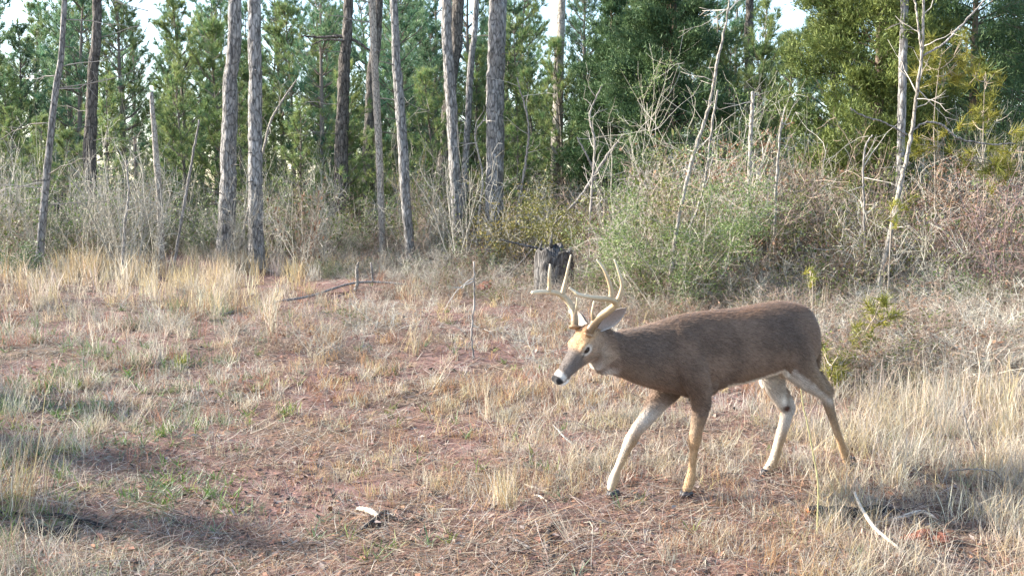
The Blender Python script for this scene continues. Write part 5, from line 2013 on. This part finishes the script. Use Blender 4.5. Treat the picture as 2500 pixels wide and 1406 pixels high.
GS = ground_stick
GS('burnt_log', [(1978, 1262), (2030, 1262), (2090, 1266), (2150, 1260), (2215, 1252)], [26, 30, 30, 27, 14], 'charred log with broken orange end lying in the grass near the deer', 'log', M_CHAR, 14, .5, 61, .16, end_mat=M_RAWWOOD)
GS('pale_stick', [(2085, 1238), (2105, 1275), (2140, 1308), (2200, 1345)], [6, 9, 9, 7], 'curved bleached stick leaning across the charred log', 'stick', M_CREAM_WOOD, 8, .5, 62, .05, raise_to=[.07, .05, .02, 0])
GS('tan_branch', [(2130, 1278), (2200, 1268), (2250, 1255), (2290, 1270)], [7, 11, 11, 6], 'tan peeled branch lying beside the charred log', 'stick', M_CREAM_WOOD, 8, .5, 63, .08)
GS('dead_branch', [(870, 1310), (905, 1285), (935, 1262), (948, 1250)], [9, 15, 15, 9], 'dead forked branch, black with a bleached stub, lying on red soil', 'branch', M_CHAR, 10, .5, 64, .15,
   forks=(([(925, 1268), (900, 1255), (868, 1248)], [12, 15, 8], M_CREAM_WOOD), ([(935, 1262), (990, 1278), (1030, 1262)], [7, 8, 4], M_CHAR), ([(940, 1258), (965, 1262)], [8, 4], M_CREAM_WOOD)))
GS('burnt_branch', [(1352, 1340), (1340, 1305), (1352, 1285), (1368, 1278)], [9, 13, 12, 6], 'short curved burnt branch on the red foreground soil', 'branch', M_CHAR, 10, .5, 65, .15)
GS('charred_log', [(60, 1300), (110, 1308), (150, 1312), (185, 1322)], [22, 28, 26, 16], 'thick charred log piece lying before the tall straw stalks', 'log', M_CHAR, 12, .5, 66, .15)
GS('charred_log', [(100, 1262), (150, 1268), (210, 1282), (262, 1290)], [10, 18, 18, 10], 'flat weathered burnt slab behind the thick charred log', 'log', M_CHAR, 10, .4, 67, .15)
GS('charred_log', [(-20, 1255), (30, 1258), (70, 1262)], [10, 12, 7], 'thin burnt branch end beside the golden clump', 'log', M_CHAR, 9, .4, 68, .1)
GS('fallen_pole', [(535, 772), (640, 750), (760, 735), (880, 720), (1030, 702)], [4, 5, 6, 6, 4], 'long thin fallen pole lying across the clearing edge', 'pole', M_GREY_WOOD, 8, .5, 69, .05, raise_to=[0, .03, .06, .05, .02])
GS('pale_stick', [(1280, 1184), (1310, 1196), (1345, 1206)], [5, 8, 4], 'pinkish bleached stick beside the golden tuft', 'stick', M_CREAM_WOOD, 8, .5, 70, .06)
GS('pale_stick', [(1292, 1210), (1318, 1216), (1336, 1226)], [6, 8, 4], 'short bleached stick just below the pinkish one', 'stick', M_CREAM_WOOD, 8, .5, 71, .06)
GS('pale_stick', [(1358, 1168), (1380, 1172), (1396, 1172)], [5, 8, 5], 'tan bleached stick behind the pinkish ones on red soil', 'stick', M_CREAM_WOOD, 8, .5, 72, .06)
GS('pale_stick', [(1350, 1060), (1380, 1082), (1402, 1090)], [3, 5, 5], 'grey stick slanting in the pale grass before the raised foreleg', 'stick', M_GREY_WOOD, 7, .5, 73, .05, raise_to=[.06, .03, 0])
GS('pale_stick', [(1068, 1245), (1095, 1246), (1122, 1246)], [4, 6, 5], 'straight tan stick beside the dead forked branch', 'stick', M_CREAM_WOOD, 8, .5, 74, .05)
GS('pale_stick', [(1240, 1310), (1265, 1325), (1295, 1340)], [6, 8, 6], 'pale stick near the curved burnt branch', 'stick', M_GREY_WOOD, 8, .5, 75, .05)
BS('dark_limb', [(1222, 585), (1260, 594), (1300, 604), (1340, 612)], [4, 6, 7, 6], 15.3, 'black burnt limb jutting sideways from the charred stump', 'branch', M_STUMP, 8, seed=77)
BS('fallen_log', [(712, 545), (745, 552), (790, 562), (830, 575)], [14, 16, 14, 9], 24.5, 'grey fallen log among brush between the straight pine and dark pine', 'log', M_GREY_WOOD, 10, seed=78)
BS('burnt_root', [(790, 552), (768, 548), (758, 530), (764, 514), (778, 516)], [10, 12, 11, 9, 6], 24.4, 'black curled burnt root rising above the grey fallen log', 'root', M_CHAR, 9, seed=79)
BS('burnt_root', [(728, 545), (726, 525), (724, 508)], [10, 9, 4], 24.4, 'short black burnt spike beside the curled root', 'root', M_CHAR, 8, seed=80)
# slender green stem standing in front of the hind legs
BS('weed_stem', [(1992, 1350), (1996, 1270), (1997, 1180), (1986, 1110), (1972, 1040), (1960, 985), (1955, 950)], [4.5, 4.5, 4, 4, 3.5, 3, 2], 4.35, 'single slender yellow green weed stem standing before the hind legs', 'weed', plain_mat('green_stem', (.36, .33, .16), .6, .3, 60, .2, .1), 7, seed=81, jitter=.001)
BS('weed_stem', [(2102, 1345), (2104, 1318), (2105, 1290)], [6, 6, 5], 4.3, 'short cut straw stub in front of the charred log', 'weed', M_CREAM_WOOD, 7, seed=82, jitter=.001)
BS('weed_stem', [(2400, 1160), (2380, 1100), (2362, 1040), (2350, 990)], [5, 5, 4, 3], 5.4, 'dark thin dead stem leaning in the tall pale grass', 'weed', M_GREY_WOOD, 6, seed=83, jitter=.002)
BS('weed_stem', [(2460, 1230), (2440, 1160), (2390, 1145), (2320, 1150), (2300, 1180)], [3, 3, 3, 3, 2.5], 4.9, 'thin pale bramble cane arching over the grass behind the charred log', 'bramble', M_GREY_WOOD, 6, seed=84, jitter=.002)
